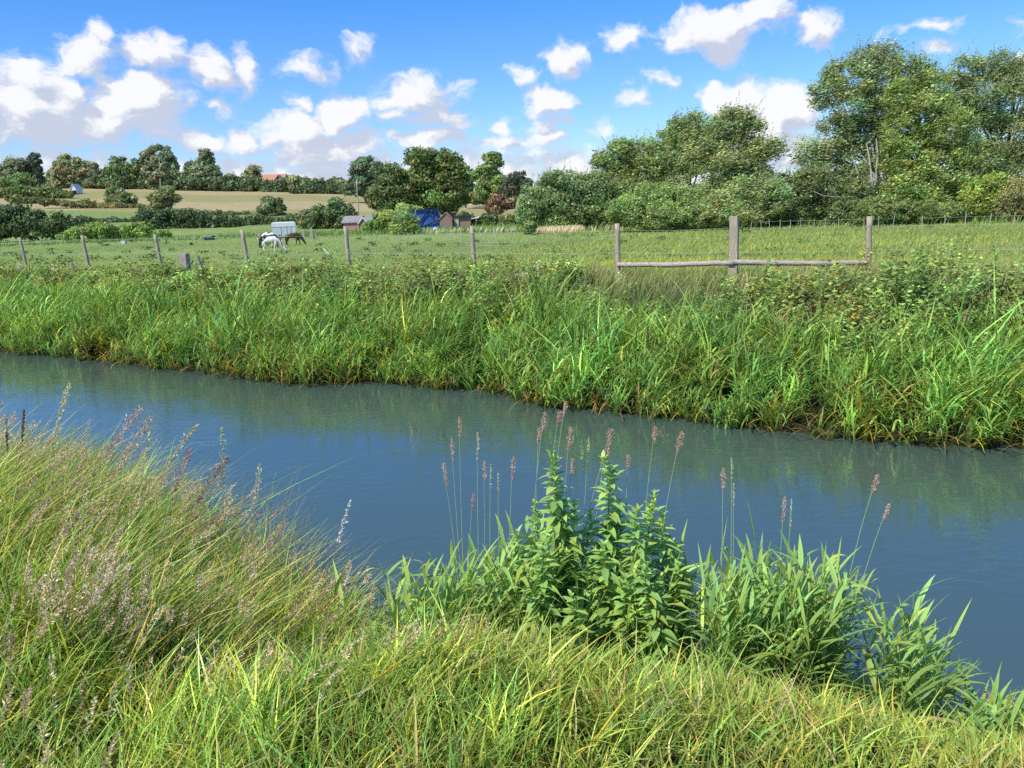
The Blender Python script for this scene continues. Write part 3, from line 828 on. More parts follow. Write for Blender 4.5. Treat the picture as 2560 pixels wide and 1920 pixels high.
def build_reeds():
    """tall reed canary-grass along the far water edge"""
    mb = MB()
    nc = 1850
    per = 18
    tc, fc = scatter_ts(nc, -9, 26, 0, 1)
    fc = fc ** 1.1 * 2.4 - 0.10
    fc = fc * (1 + .3 * fbm(tc, tc * 0, .9, 2.))
    n = nc * per
    ci = np.repeat(np.arange(nc), per)
    spr = np.exp(rng.normal(-2.42, .35, nc))[ci]
    t = tc[ci] + rng.normal(0, 1, n) * spr
    sf = fc[ci] + rng.normal(0, 1, n) * spr
    ok = sf > -.22
    t, sf, ci = t[ok], sf[ok], ci[ok]
    cl_h = np.exp(rng.normal(0, .27, nc))[ci]
    cl_l = rng.normal(0, .20, (nc, 2))[ci]
    cl_t = np.exp(rng.normal(0, .30, nc))[ci]
    cl_y = rng.normal(0, .10, nc)[ci]
    cl_f = rng.uniform(.3, 1.3, nc)[ci]
    cl_yel = rng.random(nc)[ci]
    s = sf + far_edge(t)
    x, y = ts_xy(t, s)
    vis = np.abs(x) < y * 0.75 + 1.5
    x, y, t, sf, cl_h, cl_l, cl_t, cl_y, cl_f, cl_yel = [q[vis] for q in (x, y, t, sf, cl_h, cl_l, cl_t, cl_y, cl_f, cl_yel)]
    n = len(x)
    z = np.maximum(terrain(x, y), ZW - .05)
    patch = fbm(t, sf, 1.6, 1.0)
    keep = rng.random(n) < 0.8 + 0.4 * patch
    x, y, z, t, sf, patch, cl_h, cl_l, cl_t, cl_y, cl_f, cl_yel = [q[keep] for q in (x, y, z, t, sf, patch, cl_h, cl_l, cl_t, cl_y, cl_f, cl_yel)]
    n = len(x)
    base = np.stack([x, y, z], 1)
    edge = sm(0.5, 0.0, sf)
    H = (0.72 + 0.22 * patch) * np.exp(rng.normal(0, .22, n)) * (1 - 0.22 * edge) * cl_h * np.interp(sf, [0, .5, 2.2, 2.7], [.8, 1.0, 1.0, .7])
    H *= np.interp(t, [-9, 0, 8, 20], [1.1, 1.0, .95, 0.95])
    W = rng.uniform(.018, .040, n) * (1 + .012 * (y - 8))
    g = np.array([0.152, 0.242, 0.056])
    col = vary(g, n, .26, .09)
    tone = np.exp(0.22 * fbm(t, sf, .9, 4.0))
    col *= (tone * cl_t)[:, None]
    col[:, 0] *= np.exp(cl_y)
    bl = fbm(t, sf, 2.4, 9.) > .25
    col[bl] *= np.array([.85, .98, 1.08])
    yel = rng.random(n) < 0.02 + 0.04 * edge + .30 * (cl_yel > .95) + .25 * edge * (cl_yel > .82)
    col[yel] = vary((0.22, 0.225, 0.035), yel.sum(), .25, .1)
    dead = rng.random(n) < 0.02 + .05 * edge
    col[dead] = vary((0.22, 0.15, 0.06), dead.sum(), .3, .1)
    lean = cl_l * .8 + winds(n, 0.02, .17)
    lean += -0.28 * edge[:, None] * np.array([NX, NY])[None]
    bend = winds(n, 0.12, .35)
    flop = np.minimum(rng.random(n) ** 1.7 * .66 * cl_f, .95)
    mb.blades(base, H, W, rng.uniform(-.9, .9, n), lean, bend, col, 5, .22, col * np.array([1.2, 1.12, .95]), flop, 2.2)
    # leaf blades springing half way up the culms
    k = rng.random(n) < 1.1
    b2 = base[k].copy()
    h = H[k] * rng.uniform(.3, .75, k.sum())
    b2[:, 0] += h * lean[k, 0]
    b2[:, 1] += h * lean[k, 1]
    b2[:, 2] += h
    d = rng.uniform(0, 2 * PI, k.sum())
    ln = np.stack([np.cos(d) * .5 + .22, np.sin(d) * .5], 1)
    mb.blades(b2, rng.uniform(.28, .55, k.sum()), W[k] * .9, d + PI / 2 + rng.normal(0, .3, k.sum()), ln * .8, ln * .6, col[k] * rng.uniform(.85, 1.25, (k.sum(), 1)), 5, .85, None, rng.uniform(.3, 1.0, k.sum()), 2.2)
    tag(link('reed_bed', mb.mesh('reed_bed'), 'reed_leaves'), 'bright green strap leaved reeds along the far water edge', None, None, 'stuff')
    # flattened, yellowed and brown leaves lying at the water line
    mb = MB()
    n = 1500
    t = rng.uniform(-9, 26, n)
    sf = rng.uniform(-.22, .35, n)
    s = sf + far_edge(t)
    x, y = ts_xy(t, s)
    z = np.maximum(terrain(x, y), ZW) + rng.uniform(.0, .10, n)
    base = np.stack([x, y, z], 1)
    d = rng.normal(-PI / 2, 1.2, n)
    ln = np.stack([np.cos(d), np.sin(d)], 1)
    col = vary((0.16, 0.105, 0.035), n, .4, .12)
    g = rng.random(n) < .38
    col[g] = vary((0.26, 0.24, 0.04), g.sum(), .3, .1)
    mb.blades(base, rng.uniform(.15, .55, n), rng.uniform(.012, .024, n), d + PI / 2, ln * .9, ln * .3, col, 4, .8, None, rng.uniform(.75, 1.05, n), 2.2)
    tag(link('fallen_reed_litter', mb.mesh('fallen_reed_litter'), 'reed_leaves'), 'yellow and brown fallen reed leaves at the far water line', None, None, 'stuff')


build_reeds()


def build_bank_herbs():
    """nettles, meadowsweet and docks between the reeds and the fence"""
    mb = MB()
    nc = 1100
    tc, fc = scatter_ts(nc, -12, 34, 1.3, 5.9)
    n = nc * 9
    ci = np.repeat(np.arange(nc), 9)
    t = tc[ci] + rng.normal(0, .16, n)
    sf = fc[ci] + rng.normal(0, .16, n)
    hc = np.exp(rng.normal(0, .30, nc))[ci]
    tonec = np.exp(rng.normal(0, .25, nc))[ci]
    huec = rng.normal(0, .13, nc)[ci]
    s = sf + far_edge(np.clip(t, _ft[0], _ft[-1]))
    x, y = ts_xy(t, s)
    vis = (np.abs(x) < y * 0.72 + 1)
    dens = 0.72 + .6 * fbm(t, sf, 1.1, 5.) - .55 * sm(4.4, 5.9, sf) * (t < 3) - .8 * sm(3.2, 4.2, sf) * (t > 2.6) * (t < 6.6) - .7 * sm(2.2, 1.2, sf)
    k = vis & (rng.random(n) < dens)
    x, y, t, sf, hc, tonec, huec = [q[k] for q in (x, y, t, sf, hc, tonec, huec)]
    n = len(x)
    z = terrain(x, y)
    H = hc * rng.uniform(.45, .80, n) * (1 + .25 * fbm(t, sf, .8, 2.)) * np.interp(sf, [1.2, 3.2, 5.9], [.9, .95, .6])
    H *= np.interp(t, [-6, 0, 1.8, 3.2, 6.0, 7.2, 9, 14, 20], [1.05, 1.1, .95, .62, .62, 1.1, 1.0, .72, .55])
    tone = tonec * np.exp(.25 * fbm(t, sf, 1.3, 8.) + rng.normal(0, .18, n))
    kind = rng.random(n)
    lean = winds(n, .08, .10)
    for i0 in range(0, 14):
        f = (i0 + 1) / 14
        m = 4
        for j in range(m):
            az = rng.uniform(0, 2 * PI, n)
            P = np.stack([x + lean[:, 0] * H * f, y + lean[:, 1] * H * f, z + H * f], 1)
            ax = np.stack([np.cos(az), np.sin(az), rng.uniform(-.5, .55, n)], 1)
            L = rng.uniform(.06, .13, n) * (1.15 - .55 * f) * (1 + .012 * y)
            P = P + ax * (L * rng.uniform(.3, 1.3, n))[:, None]
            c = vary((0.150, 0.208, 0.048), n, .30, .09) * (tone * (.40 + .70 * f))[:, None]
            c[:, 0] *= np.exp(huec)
            br = kind < .07
            c[br] *= np.array([1.25, .80, .8])
            nr = np.stack([rng.normal(-.2, .8, n), rng.normal(-.5, .8, n), np.ones(n)], 1)
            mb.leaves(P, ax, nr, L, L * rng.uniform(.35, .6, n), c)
    # stems
    tt = np.linspace(0, 1, 4)
    Pp = np.stack([x[:, None] + lean[:, :1] * H[:, None] * tt, y[:, None] + lean[:, 1:] * H[:, None] * tt, z[:, None] + H[:, None] * tt], -1)
    mb.tubes(Pp, np.full((n, 4), .004) * np.linspace(1.2, .5, 4)[None], vary((0.12, 0.13, 0.05), n, .2), 3)
    tag(link('bank_herbs', mb.mesh('bank_herbs'), 'herb_leaves'), 'leafy nettles and herbs between the reeds and the fence', None, None, 'stuff')
    # seeding grasses and brown dead stems mixed in
    mb = MB()
    n = 34000
    t, sf = scatter_ts(n, -12, 36, 2.0, 8.2)
    s = sf + far_edge(np.clip(t, _ft[0], _ft[-1]))
    x, y = ts_xy(t, s)
    vis = (np.abs(x) < y * 0.72 + 1)
    x, y, t, sf = x[vis], y[vis], t[vis], sf[vis]
    n = len(x)
    z = terrain(x, y)
    base = np.stack([x, y, z], 1)
    H = rng.uniform(.40, .95, n) * (1 + .3 * fbm(t, sf, .9, 3.)) * np.interp(sf, [2.0, 4.6, 8.2], [1.05, .85, .55]) * np.interp(t, [-6, 1.8, 3.2, 6, 7.2, 10, 18], [.95, .95, .6, .6, .9, .75, .55])
    col = vary((0.150, 0.195, 0.050), n, .28, .12)
    dry = rng.random(n) < .30 + .25 * (fbm(t, sf, .8, 6.) > .1)
    col[dry] = vary((0.27, 0.22, 0.10), dry.sum(), .3, .1)
    pink = rng.random(n) < .07
    col[pink] = vary((0.26, 0.15, 0.10), pink.sum(), .3, .1)
    mb.blades(base, H, rng.uniform(.006, .013, n) * (1 + .02 * y), rng.uniform(-1, 1, n), winds(n, .1, .18), winds(n, .2, .25), col, 3, .5, None, rng.random(n) * .25, 1.8)
    tag(link('rough_grass', mb.mesh('rough_grass'), 'grass_blades'), 'rough seeding grass along the top of the far bank', None, None, 'stuff')


build_bank_herbs()


def build_meadow():
    mb = MB()
    n = 170000
    # more tufts close by: sample distance by picture height
    D = np.exp(rng.uniform(math.log(16), math.log(125), n))
    px = rng.uniform(-.72, .72, n)
    x, y = px * D, D
    s, t = st(x, y)
    sf = s - far_edge(t)
    k = sf > 5.4
    x, y, sf, D, t = x[k], y[k], sf[k], D[k], t[k]
    n = len(x)
    z = terrain(x, y)
    base = np.stack([x, y, z], 1)
    long_ = sm(-8, 6, x - 0.12 * (y - 20)) * .75 + .25          # rank grass on the right, grazed short on the left
    H = rng.uniform(.07, .20, n) * (1.0 + .5 * fbm(x, y, .25, 2.)) * long_ * 1.5
    W = .0009 * D * rng.uniform(.6, 1.4, n) + .004
    c = vary((0.212, 0.252, 0.066), n, .16, .09)
    pat = fbm(x, y, .16, 3.)
    c *= np.exp(.16 * pat)[:, None]
    dry = rng.random(n) < .10 + .22 * (fbm(x, y, .12, 7.) > .15)
    c[dry] = vary((0.26, 0.25, 0.10), dry.sum(), .2, .08)
    # buttercup drifts
    but = sm(.05, .5, fbm(x * .55, y, .22, 1.)) * sm(-6, 2, x) * sm(72, 40, y) + .8 * np.exp(-((y - 25 + .32 * x) / 4.5) ** 2) * sm(-5, -1, x) * sm(9, 3, x)
    yl = rng.random(n) < .24 * but
    tip = c.copy()
    tip[yl] = vary((0.40, 0.385, 0.05), yl.sum(), .2, .05)
    c[yl] = c[yl] * .7 + np.array([.10, .09, .0])
    H[yl] *= 1.1
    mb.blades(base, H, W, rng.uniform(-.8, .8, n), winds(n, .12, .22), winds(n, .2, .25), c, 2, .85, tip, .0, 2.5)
    tag(link('meadow_grass', mb.mesh('meadow_grass'), 'meadow_blades'), 'meadow grass with yellow buttercup drifts beyond the fence', None, None, 'stuff')
    # dark dock and nettle tufts on the grazed field
    mb = MB()
    n = 150
    D = np.exp(rng.uniform(math.log(28), math.log(110), n))
    px = rng.uniform(-.7, .6, n)
    for j in range(26):
        m = n
        x = px * D + rng.normal(0, .22, n)
        y = D + rng.normal(0, .22, n)
        z = terrain(x, y)
        P = np.stack([x, y, z + rng.uniform(.02, .28, n)], 1)
        mb.leaves(P, unit(n), unit(n) + np.array([0, 0, 1.]), .0022 * D + .05, .0015 * D + .03, vary((0.070, 0.115, 0.035), n, .25))
    tag(link('dock_leaves', mb.mesh('dock_leaves'), 'herb_leaves'), 'dark dock and nettle tufts dotted over the grazed field', None, None, 'stuff')
    # pale dry reeds at the far side of the meadow
    mb = MB()
    for x0, x1, yb, D0, m in ((1160, 1255, 500, 86, 1300), (1045, 1115, 503, 92, 110), (915, 1040, 505, 95, 150), (1262, 1340, 502, 86, 60)):
        u = rng.uniform(x0, x1, m)
        P = np.array([at(a, yb, D0) for a in u])
        P[:, 1] += rng.uniform(-2, 3, m)
        P[:, 2] = terrain(P[:, 0], P[:, 1])
        c = vary((0.40, 0.34, 0.22), m, .25, .08)
        mb.blades(P, rng.uniform(.4, .85, m), rng.uniform(.05, .10, m), rng.uniform(-.6, .6, m), winds(m, .12, .12), winds(m, .2, .15), c, 2, .55, None, .0, 2.5)
    tag(link('dry_reeds', mb.mesh('dry_reeds'), 'grass_blades'), 'strip of pale dry reeds in front of the willow scrub', None, None, 'stuff')
    # greener rough band under the willows and hedges
    mb = MB()
    m = 26000
    px = rng.uniform(-.7, .7, m)
    D = rng.uniform(68, 118, m)
    x = px * D
    ok = (D > np.interp(px, [-.7, -.35, -.05, .2, .5, .7], [112, 108, 92, 82, 72, 68]))
    x, D = x[ok], D[ok]
    m = len(x)
    P = np.stack([x, D, terrain(x, D)], 1)
    mb.blades(P, rng.uniform(.25, .75, m), rng.uniform(.07, .16, m), rng.uniform(-.8, .8, m), winds(m, .1, .2), winds(m, .2, .2), vary((0.105, 0.165, 0.042), m, .25), 2, .5, None, 0, 2.5)
    tag(link('rank_grass', mb.mesh('rank_grass'), 'grass_blades'), 'rank green growth at the foot of the far trees', None, None, 'stuff')


build_meadow()


# ------------------------------------------------------------------ near bank
def near_height(t, sn):
    """how tall the sward stands on the near bank"""
    h = .125 + .07 * sm(0, 1.6, t) + .24 * sm(1.9, 3.6, t) + .12 * sm(3.4, 5.5, t)
    return h * (1 - .35 * sm(1.9, 2.9, sn) * sm(1.5, 2.5, t))


def build_near_grass():
    mb = MB()
    nc = 15000
    per = 18
    tc, sc_ = scatter_ts(nc, -4.8, 8.4, -9.6, -4.75)
    n = nc * per
    ci = np.repeat(np.arange(nc), per)
    spr = np.exp(rng.normal(-2.9, .45, nc))
    t = tc[ci] + rng.normal(0, 1, n) * spr[ci]
    s = sc_[ci] + rng.normal(0, 1, n) * spr[ci]
    cl_h = np.exp(rng.normal(0, .24, nc))[ci]
    cl_l = rng.normal(0, .22, (nc, 2))[ci]
    cl_t = np.exp(rng.normal(0, .34, nc))[ci]
    cl_y = rng.normal(0, .19, nc)[ci]
    x, y = ts_xy(t, s)
    sn = near_edge(t) - s
    r = np.hypot(x, y)
    vis = (np.abs(x) < y * .74 + .9) & (y > 1.25) & (sn > 0.02)
    keep = rng.random(n) < np.interp(r, [1.2, 3, 5, 8], [1, .9, .55, .35])
    k = vis & keep
    x, y, t, sn, r, cl_h, cl_l, cl_t, cl_y = [q[k] for q in (x, y, t, sn, r, cl_h, cl_l, cl_t, cl_y)]
    n = len(x)
    z = terrain(x, y)
    pat = fbm(x, y, 2.2, 1.)
    H = near_height(t, sn) * np.exp(rng.normal(0, .24, n)) * (1 + .28 * pat) * cl_h
    H = np.minimum(H, .10 + .30 * np.maximum(r - .9, 0))
    H = np.minimum(H, 1.5 * near_height(t, sn))
    base = np.stack([x, y, z], 1)
    g = np.array([0.150, 0.205, 0.038])
    col = vary(g, n, .24, .16)
    col *= np.exp(.2 * fbm(x, y, 1.3, 6.))[:, None]
    # yellower to the lower right, bluer green towards the left
    yk = sm(1.2, -1.2, t)[:, None]
    col = col * (1 - .5 * yk) + vary((0.235, 0.245, 0.050), n, .22, .12) * (.5 * yk)
    col = col * cl_t[:, None]
    col[:, 0] *= np.exp(cl_y)
    dry = rng.random(n) < .08 + .10 * (fbm(x, y, 1.6, 3.) > .2) + .06 * yk[:, 0] + .25 * (cl_y > .28)
    col[dry] = vary((0.37, 0.29, 0.13), dry.sum(), .25, .08)
    W = rng.uniform(.0045, .0115, n) * (1 + .10 * np.maximum(r - 2, 0))
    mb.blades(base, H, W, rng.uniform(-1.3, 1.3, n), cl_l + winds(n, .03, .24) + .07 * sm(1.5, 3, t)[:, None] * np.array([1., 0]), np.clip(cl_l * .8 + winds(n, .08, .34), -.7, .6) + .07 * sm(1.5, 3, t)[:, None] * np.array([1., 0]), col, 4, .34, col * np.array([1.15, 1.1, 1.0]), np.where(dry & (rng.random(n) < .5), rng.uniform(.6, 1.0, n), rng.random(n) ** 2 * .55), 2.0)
    tag(link('bank_grass', mb.mesh('bank_grass'), 'grass_blades'), 'yellow green grass covering the near bank', None, None, 'stuff')
    # broader darker leaves in the tall stand on the left
    mb = MB()
    n = 15000
    t, s = scatter_ts(n, 1.9, 7.8, -8.6, -5.0)
    x, y = ts_xy(t, s)
    sn = near_edge(t) - s
    k = (np.abs(x) < y * .74 + .3) & (sn > .02) & (np.hypot(x, y) > 2.2)
    x, y, t, sn = x[k], y[k], t[k], sn[k]
    n = len(x)
    base = np.stack([x, y, terrain(x, y)], 1)
    H = near_height(t, sn) * rng.uniform(.6, 1.12, n)
    col = vary((0.105, 0.170, 0.040), n, .28, .14)
    mb.blades(base, H, rng.uniform(.006, .011, n), rng.uniform(-1.2, 1.2, n), np.clip(winds(n, .06, .2), -.4, .4), np.clip(winds(n, .14, .26), -.5, .5), col, 5, .35, col * 1.2, rng.random(n) * .7, 2.0)
    tag(link('coarse_grass', mb.mesh('coarse_grass'), 'grass_blades'), 'taller coarse grass on the left of the near bank', None, None, 'stuff')


build_near_grass()


def panicle(mb, stem_pts, n_sp, length, spread, col, size, drop=.3, fine=True):
    """open grass panicle: spikelets on short side branches along the last LENGTH of the stem"""
    P = np.asarray(stem_pts)
    L = np.concatenate([[0], np.cumsum(np.linalg.norm(np.diff(P, axis=0), axis=1))])
    tot = L[-1]
    u = tot - length * rng.random(n_sp)
    c = np.stack([np.interp(u, L, P[:, k]) for k in range(3)], 1)
    rel = (tot - u) / length
    d = unit(n_sp)
    d[:, 2] = d[:, 2] * .6 + .25
    axis = P[-1] - P[-3]
    axis /= np.linalg.norm(axis)
    d = d + axis[None] * .9 + np.array([.35, 0, 0])
    d /= np.linalg.norm(d, axis=1, keepdims=True)
    ln = spread * (.25 + .85 * np.sin(np.clip(rel, 0, 1) * PI * .85 + .25)) * rng.random(n_sp) ** .6
    Q = c + d * ln[:, None]
    Q[:, 2] -= drop * ln * .5
    mb.leaves(Q, d + unit(n_sp) * .35, unit(n_sp), size * np.exp(rng.normal(0, .25, n_sp)), size * .42, vary(col, n_sp, .28, .1))
    if fine:
        m = max(4, n_sp // 5)
        mb.tubes(np.stack([c[:m], (c[:m] + Q[:m]) / 2 + np.array([0, 0, .003]), Q[:m]], 1), np.full((m, 3), .0005), vary(col, m, .2), 3)


def stem_curve(b, h, k=.18, n=8):
    b, h = np.asarray(b, float), np.asarray(h, float)
    t = np.linspace(0, 1, n)[:, None]
    d = h - b
    ctrl = b + np.array([d[0] * (.5 - k * 1.6), d[1] * (.5 - k * 1.6), d[2] * (.5 + k)])
    return (1 - t) ** 2 * b + 2 * t * (1 - t) * ctrl + t * t * h


def ground_pt(x, y):
    return np.array([x, y, float(terrain(x, y))])


def build_seed_grass():
    mb = MB()
    # wind-combed flowering grasses on the left
    for i in range(1150):
        t = random.uniform(1.5, 7.2)
        sn = random.uniform(.05, 3.2) if random.random() < .5 else random.uniform(.05, 1.6)
        s = float(near_edge(t)) - sn
        x, y = ts_xy(t, s)
        if abs(x) > y * .74 + .2 or math.hypot(x, y) < 2.3:
            continue
        b = ground_pt(x, y)
        h = float(near_height(t, sn)) * random.uniform(1.15, 1.75)
        lean = min(.65, random.gauss(.28, .18))
        top = b + np.array([h * lean, h * random.gauss(0, .14), h * (1 - .25 * max(lean, 0))])
        P = stem_curve(b, top)
        k = random.random()
        col = (0.40, 0.30, 0.185) if k < .5 else ((0.44, 0.37, 0.20) if k < .8 else (0.34, 0.215, 0.15))
        r = np.linspace(.0014, .0008, len(P))[None] * (1 + .12 * (math.hypot(x, y) - 2))
        mb.tubes(P[None], r, np.array([[.24, .25, .09]]), 3)
        panicle(mb, P, random.randint(50, 100), random.uniform(.10, .22), random.uniform(.014, .038), np.array(col) * 1.35, .0135)
    tag(link('seeding_grass', mb.mesh('seeding_grass'), 'dry_seed_heads'), 'wind combed flowering grass with pinkish seed plumes on the left bank', None, None, 'stuff')
    # soft pink Yorkshire fog plumes gathered in one patch
    mb = MB()
    for i in range(105):
        px, py = random.gauss(205, 95), random.gauss(1262, 42)
        py += .18 * abs(px - 205) - 4
        q = at(px, py, random.uniform(2.6, 3.0))
        b = ground_pt(q[0] - .12, q[1] + .05)
        P = stem_curve(b, q)
        mb.tubes(P[None], np.full((1, len(P)), .001), np.array([[.25, .22, .11]]), 3)
        panicle(mb, P, 48, .09, .024, (0.62, 0.47, 0.33), .0095, fine=False)
    for px, py in ((372, 1320), (365, 1310), (60, 1230), (75, 1265), (90, 1300), (430, 1245), (545, 1218), (520, 1292), (535, 1300)):
        q = at(px, py, 2.75)
        b = ground_pt(q[0] - .08, q[1] + .03)
        P = stem_curve(b, q)
        mb.tubes(P[None], np.full((1, len(P)), .001), np.array([[.25, .22, .11]]), 3)
        panicle(mb, P, 80, .08, .020, (0.58, 0.42, 0.31), .0095, fine=False)
    tag(link('pink_plume_grass', mb.mesh('pink_plume_grass'), 'dry_seed_heads'), 'dense patch of soft pink grass plumes on the left bank', None, None, 'stuff')
    # bunch of straw-thin stems streaming to the right over the water
    mb = MB()
    for i in range(60):
        f = random.random()
        b = at(500 + 150 * f + random.gauss(0, 18), 1180 + 45 * f + random.gauss(0, 18), 4.4)
        b = ground_pt(b[0], b[1])
        q = at(560 + 150 * f + random.gauss(0, 36), 1010 + 175 * f + random.gauss(0, 34), random.uniform(4.1, 4.7))
        P = stem_curve(b, q, .05, 9)
        P[:, 2] += .10 * np.sin(np.linspace(0, PI, 9)) * random.uniform(.3, 1)
        c = random.choice([(.40, .30, .17), (.34, .29, .13), (.38, .25, .18), (.28, .30, .12)])
        mb.tubes(P[None], np.linspace(.0018, .0009, 9)[None], np.array([c]), 3)
        panicle(mb, P, 6, .12, .008, c, .008, fine=False)
    tag(link('straw_grass', mb.mesh('straw_grass'), 'dry_seed_heads'), 'thin straw coloured stems streaming right over the water', None, None, 'stuff')
    # thin flowering stalks in the open sward and long pale stems
    mb = MB()
    for i in range(260):
        t = random.uniform(-3, 3.2)
        sn = random.uniform(.05, 3.8)
        x, y = ts_xy(t, float(near_edge(t)) - sn)
        if abs(x) > y * .74 + .2 or math.hypot(x, y) < 1.9:
            continue
        b = ground_pt(x, y)
        h = float(near_height(t, sn)) * random.uniform(1.1, 1.8)
        lean = random.gauss(.4, .25)
        P = stem_curve(b, b + np.array([h * lean, h * random.gauss(0, .15), h * (1 - .2 * abs(lean))]))
        c = random.choice([(.42, .36, .20), (.36, .34, .15), (.38, .26, .18)])
        mb.tubes(P[None], np.full((1, len(P)), .0010), np.array([c]), 3)
        panicle(mb, P, random.randint(14, 30), random.uniform(.05, .11), .008, c, .007, fine=False)
    tag(link('flowering_grass', mb.mesh('flowering_grass'), 'dry_seed_heads'), 'scattered pale flowering grass stalks in the near sward', None, None, 'stuff')


build_seed_grass()

# -------- individual tall stalks standing out against the water on the left
STALKS = [
    ((150, 828), (60, 1010), 4.6, 'long pale stalk bending right at the far left, tallest against the water', (.42, .37, .20), .03, 70),
    ((52, 885), (20, 1000), 4.6, 'short dark brown spike at the far left edge beside the long pale stalk', (.14, .08, .07), .010, 50),
    ((14, 905), (0, 1010), 4.6, 'dark brown spike cut by the left edge of the view', (.14, .08, .07), .010, 50),
    ((300, 885), (120, 1090), 4.6, 'arching stalk with wide feathery pink panicle, highest of the left clump', (.31, .22, .18), .055, 110),
    ((325, 905), (160, 1080), 4.5, 'second feathery stalk directly under the highest pink panicle', (.33, .25, .18), .05, 90),
    ((425, 918), (240, 1090), 4.5, 'arching stalk with greenish narrow panicle left of the dark toothed one', (.33, .29, .17), .035, 80),
    ((325, 925), (270, 1080), 4.5, 'straight stalk with slim pale spike among the feathery panicles', (.42, .40, .24), .012, 50),
    ((412, 970), (300, 1090), 4.4, 'short stalk with reddish toothed panicle', (.30, .16, .14), .03, 60),
    ((492, 990), (320, 1120), 4.4, 'low arching stalk with dark drooping toothed panicle', (.24, .16, .12), .04, 110),
    ((478, 925), (470, 1120), 4.4, 'upright cocksfoot stalk with small green clusters above the dark panicle', (.30, .31, .15), .035, 40),
    ((562, 1005), (500, 1140), 4.4, 'slanting cocksfoot stalk with three pale clusters, right of the left clump', (.38, .38, .22), .035, 55),
    ((756, 1083), (682, 1290), 3.9, 'lone thin stalk with white tufts out over the open water', (.52, .45, .38), .022, 26),
    ((757, 1225), (700, 1330), 3.6, 'pale seed spike by the water gap between the two banks of plants', (.50, .44, .34), .012, 40),
]
for (hx, hy), (bx, by), D, lab, col, spread, ns in STALKS:
    q = at(hx, hy, D)
    b = at(bx, by, D)
    b = ground_pt(b[0], b[1]) if terrain(b[0], b[1]) > ZW else ground_pt(b[0] - .3, b[1] - .6)
    P = stem_curve(b, q, .14, 12)
    root = thing('grass_stalk', lab, 'grass stalk', tuple(b), 'tall grass stalks against the water')
    mb = MB()
    mb.tubes(P[None] - b, np.linspace(.0022, .0011, 12)[None], np.array([[.24, .28, .12]]), 4)
    link('stem', mb.mesh('stem'), 'herb_leaves', root)
    mb = MB()
    panicle(mb, P - b, int(ns * 3.2), min(.42, .16 + spread * 5), spread * 1.25, np.array(col) * 1.3, .017)
    link('seed_head', mb.mesh('seed_head'), 'dry_seed_heads', root)

# -------- strap-leaved clumps at the near water edge
CLUMP_GREEN = np.array([0.225, 0.330, 0.095])


def reed_clump(label, spots, n_shoots, hts, D, seed_col=None):
    """spots: picture positions of the clump's base line; each shoot has a culm and alternate strap leaves"""
    mbl, mbs = MB(), MB()
    pts = []
    for i in range(n_shoots):
        k = random.random() * (len(spots) - 1)
        j = int(k)
        f = k - j
        px = spots[j][0] * (1 - f) + spots[j + 1][0] * f + random.gauss(0, 12)
        py = spots[j][1] * (1 - f) + spots[j + 1][1] * f
        p = at(px, py, D + random.uniform(-.32, .40))
        g = ground_pt(p[0], p[1])
        g[2] = max(g[2], ZW - .02)
        pts.append(g)
    pts = np.array(pts)
    c0 = pts.mean(0)
    root = thing('reed_clump', label, 'reed clump', tuple(c0), 'strap leaved clumps on the near water edge')
    n = len(pts)
    H = rng.uniform(hts[0], hts[1], n)
    lean = winds(n, .03, .13)
    lean[:, 0] += (pts[:, 0] - c0[0]) * .16
    tt = np.linspace(0, 1, 6)
    P = np.stack([pts[:, :1] + lean[:, :1] * H[:, None] * tt ** 1.2, pts[:, 1:2] + lean[:, 1:] * H[:, None] * tt ** 1.2, pts[:, 2:] + H[:, None] * tt * .82], -1)
    mbs.tubes(P - c0, np.linspace(.0042, .0015, 6)[None] * np.ones((n, 1)), vary((0.15, 0.22, 0.07), n, .15), 4)
    for i in range(9):
        f = .06 + .94 * (i + rng.random(n)) / 9
        b = np.stack([np.array([np.interp(f[q], tt, P[q, :, k]) for q in range(n)]) for k in range(3)], 1)
        az = rng.uniform(0, 2 * PI, n)
        az = np.where(rng.random(n) < .35, rng.normal(0, .6, n), az)
        el = rng.uniform(.55, 1.25, n) + .2 * f
        ax = np.stack([np.cos(az) * np.cos(el), np.sin(az) * np.cos(el), np.sin(el)], 1)
        L = rng.uniform(.26, .52, n) * (1.05 - .40 * f)
        W = rng.uniform(.013, .025, n)
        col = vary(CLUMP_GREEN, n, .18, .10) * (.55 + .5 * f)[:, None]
        old = rng.random(n) < .05 * (f < .4)
        col[old] = vary((0.30, 0.24, 0.10), old.sum(), .2)
        up = np.tile(np.array([0, 0, 1.0]), (n, 1)) + unit(n) * .25
        mbl.curved(b - c0, ax, up, L, W, rng.uniform(.05, .75, n), col, 5, .22, .62, col * np.array([1.1, 1.08, .95]))
    link('stem', mbs.mesh('stem'), 'reed_leaves', root)['kind'] = 'stuff'
    link('leaves', mbl.mesh('leaves', True), 'reed_leaves', root)['kind'] = 'stuff'
    return c0


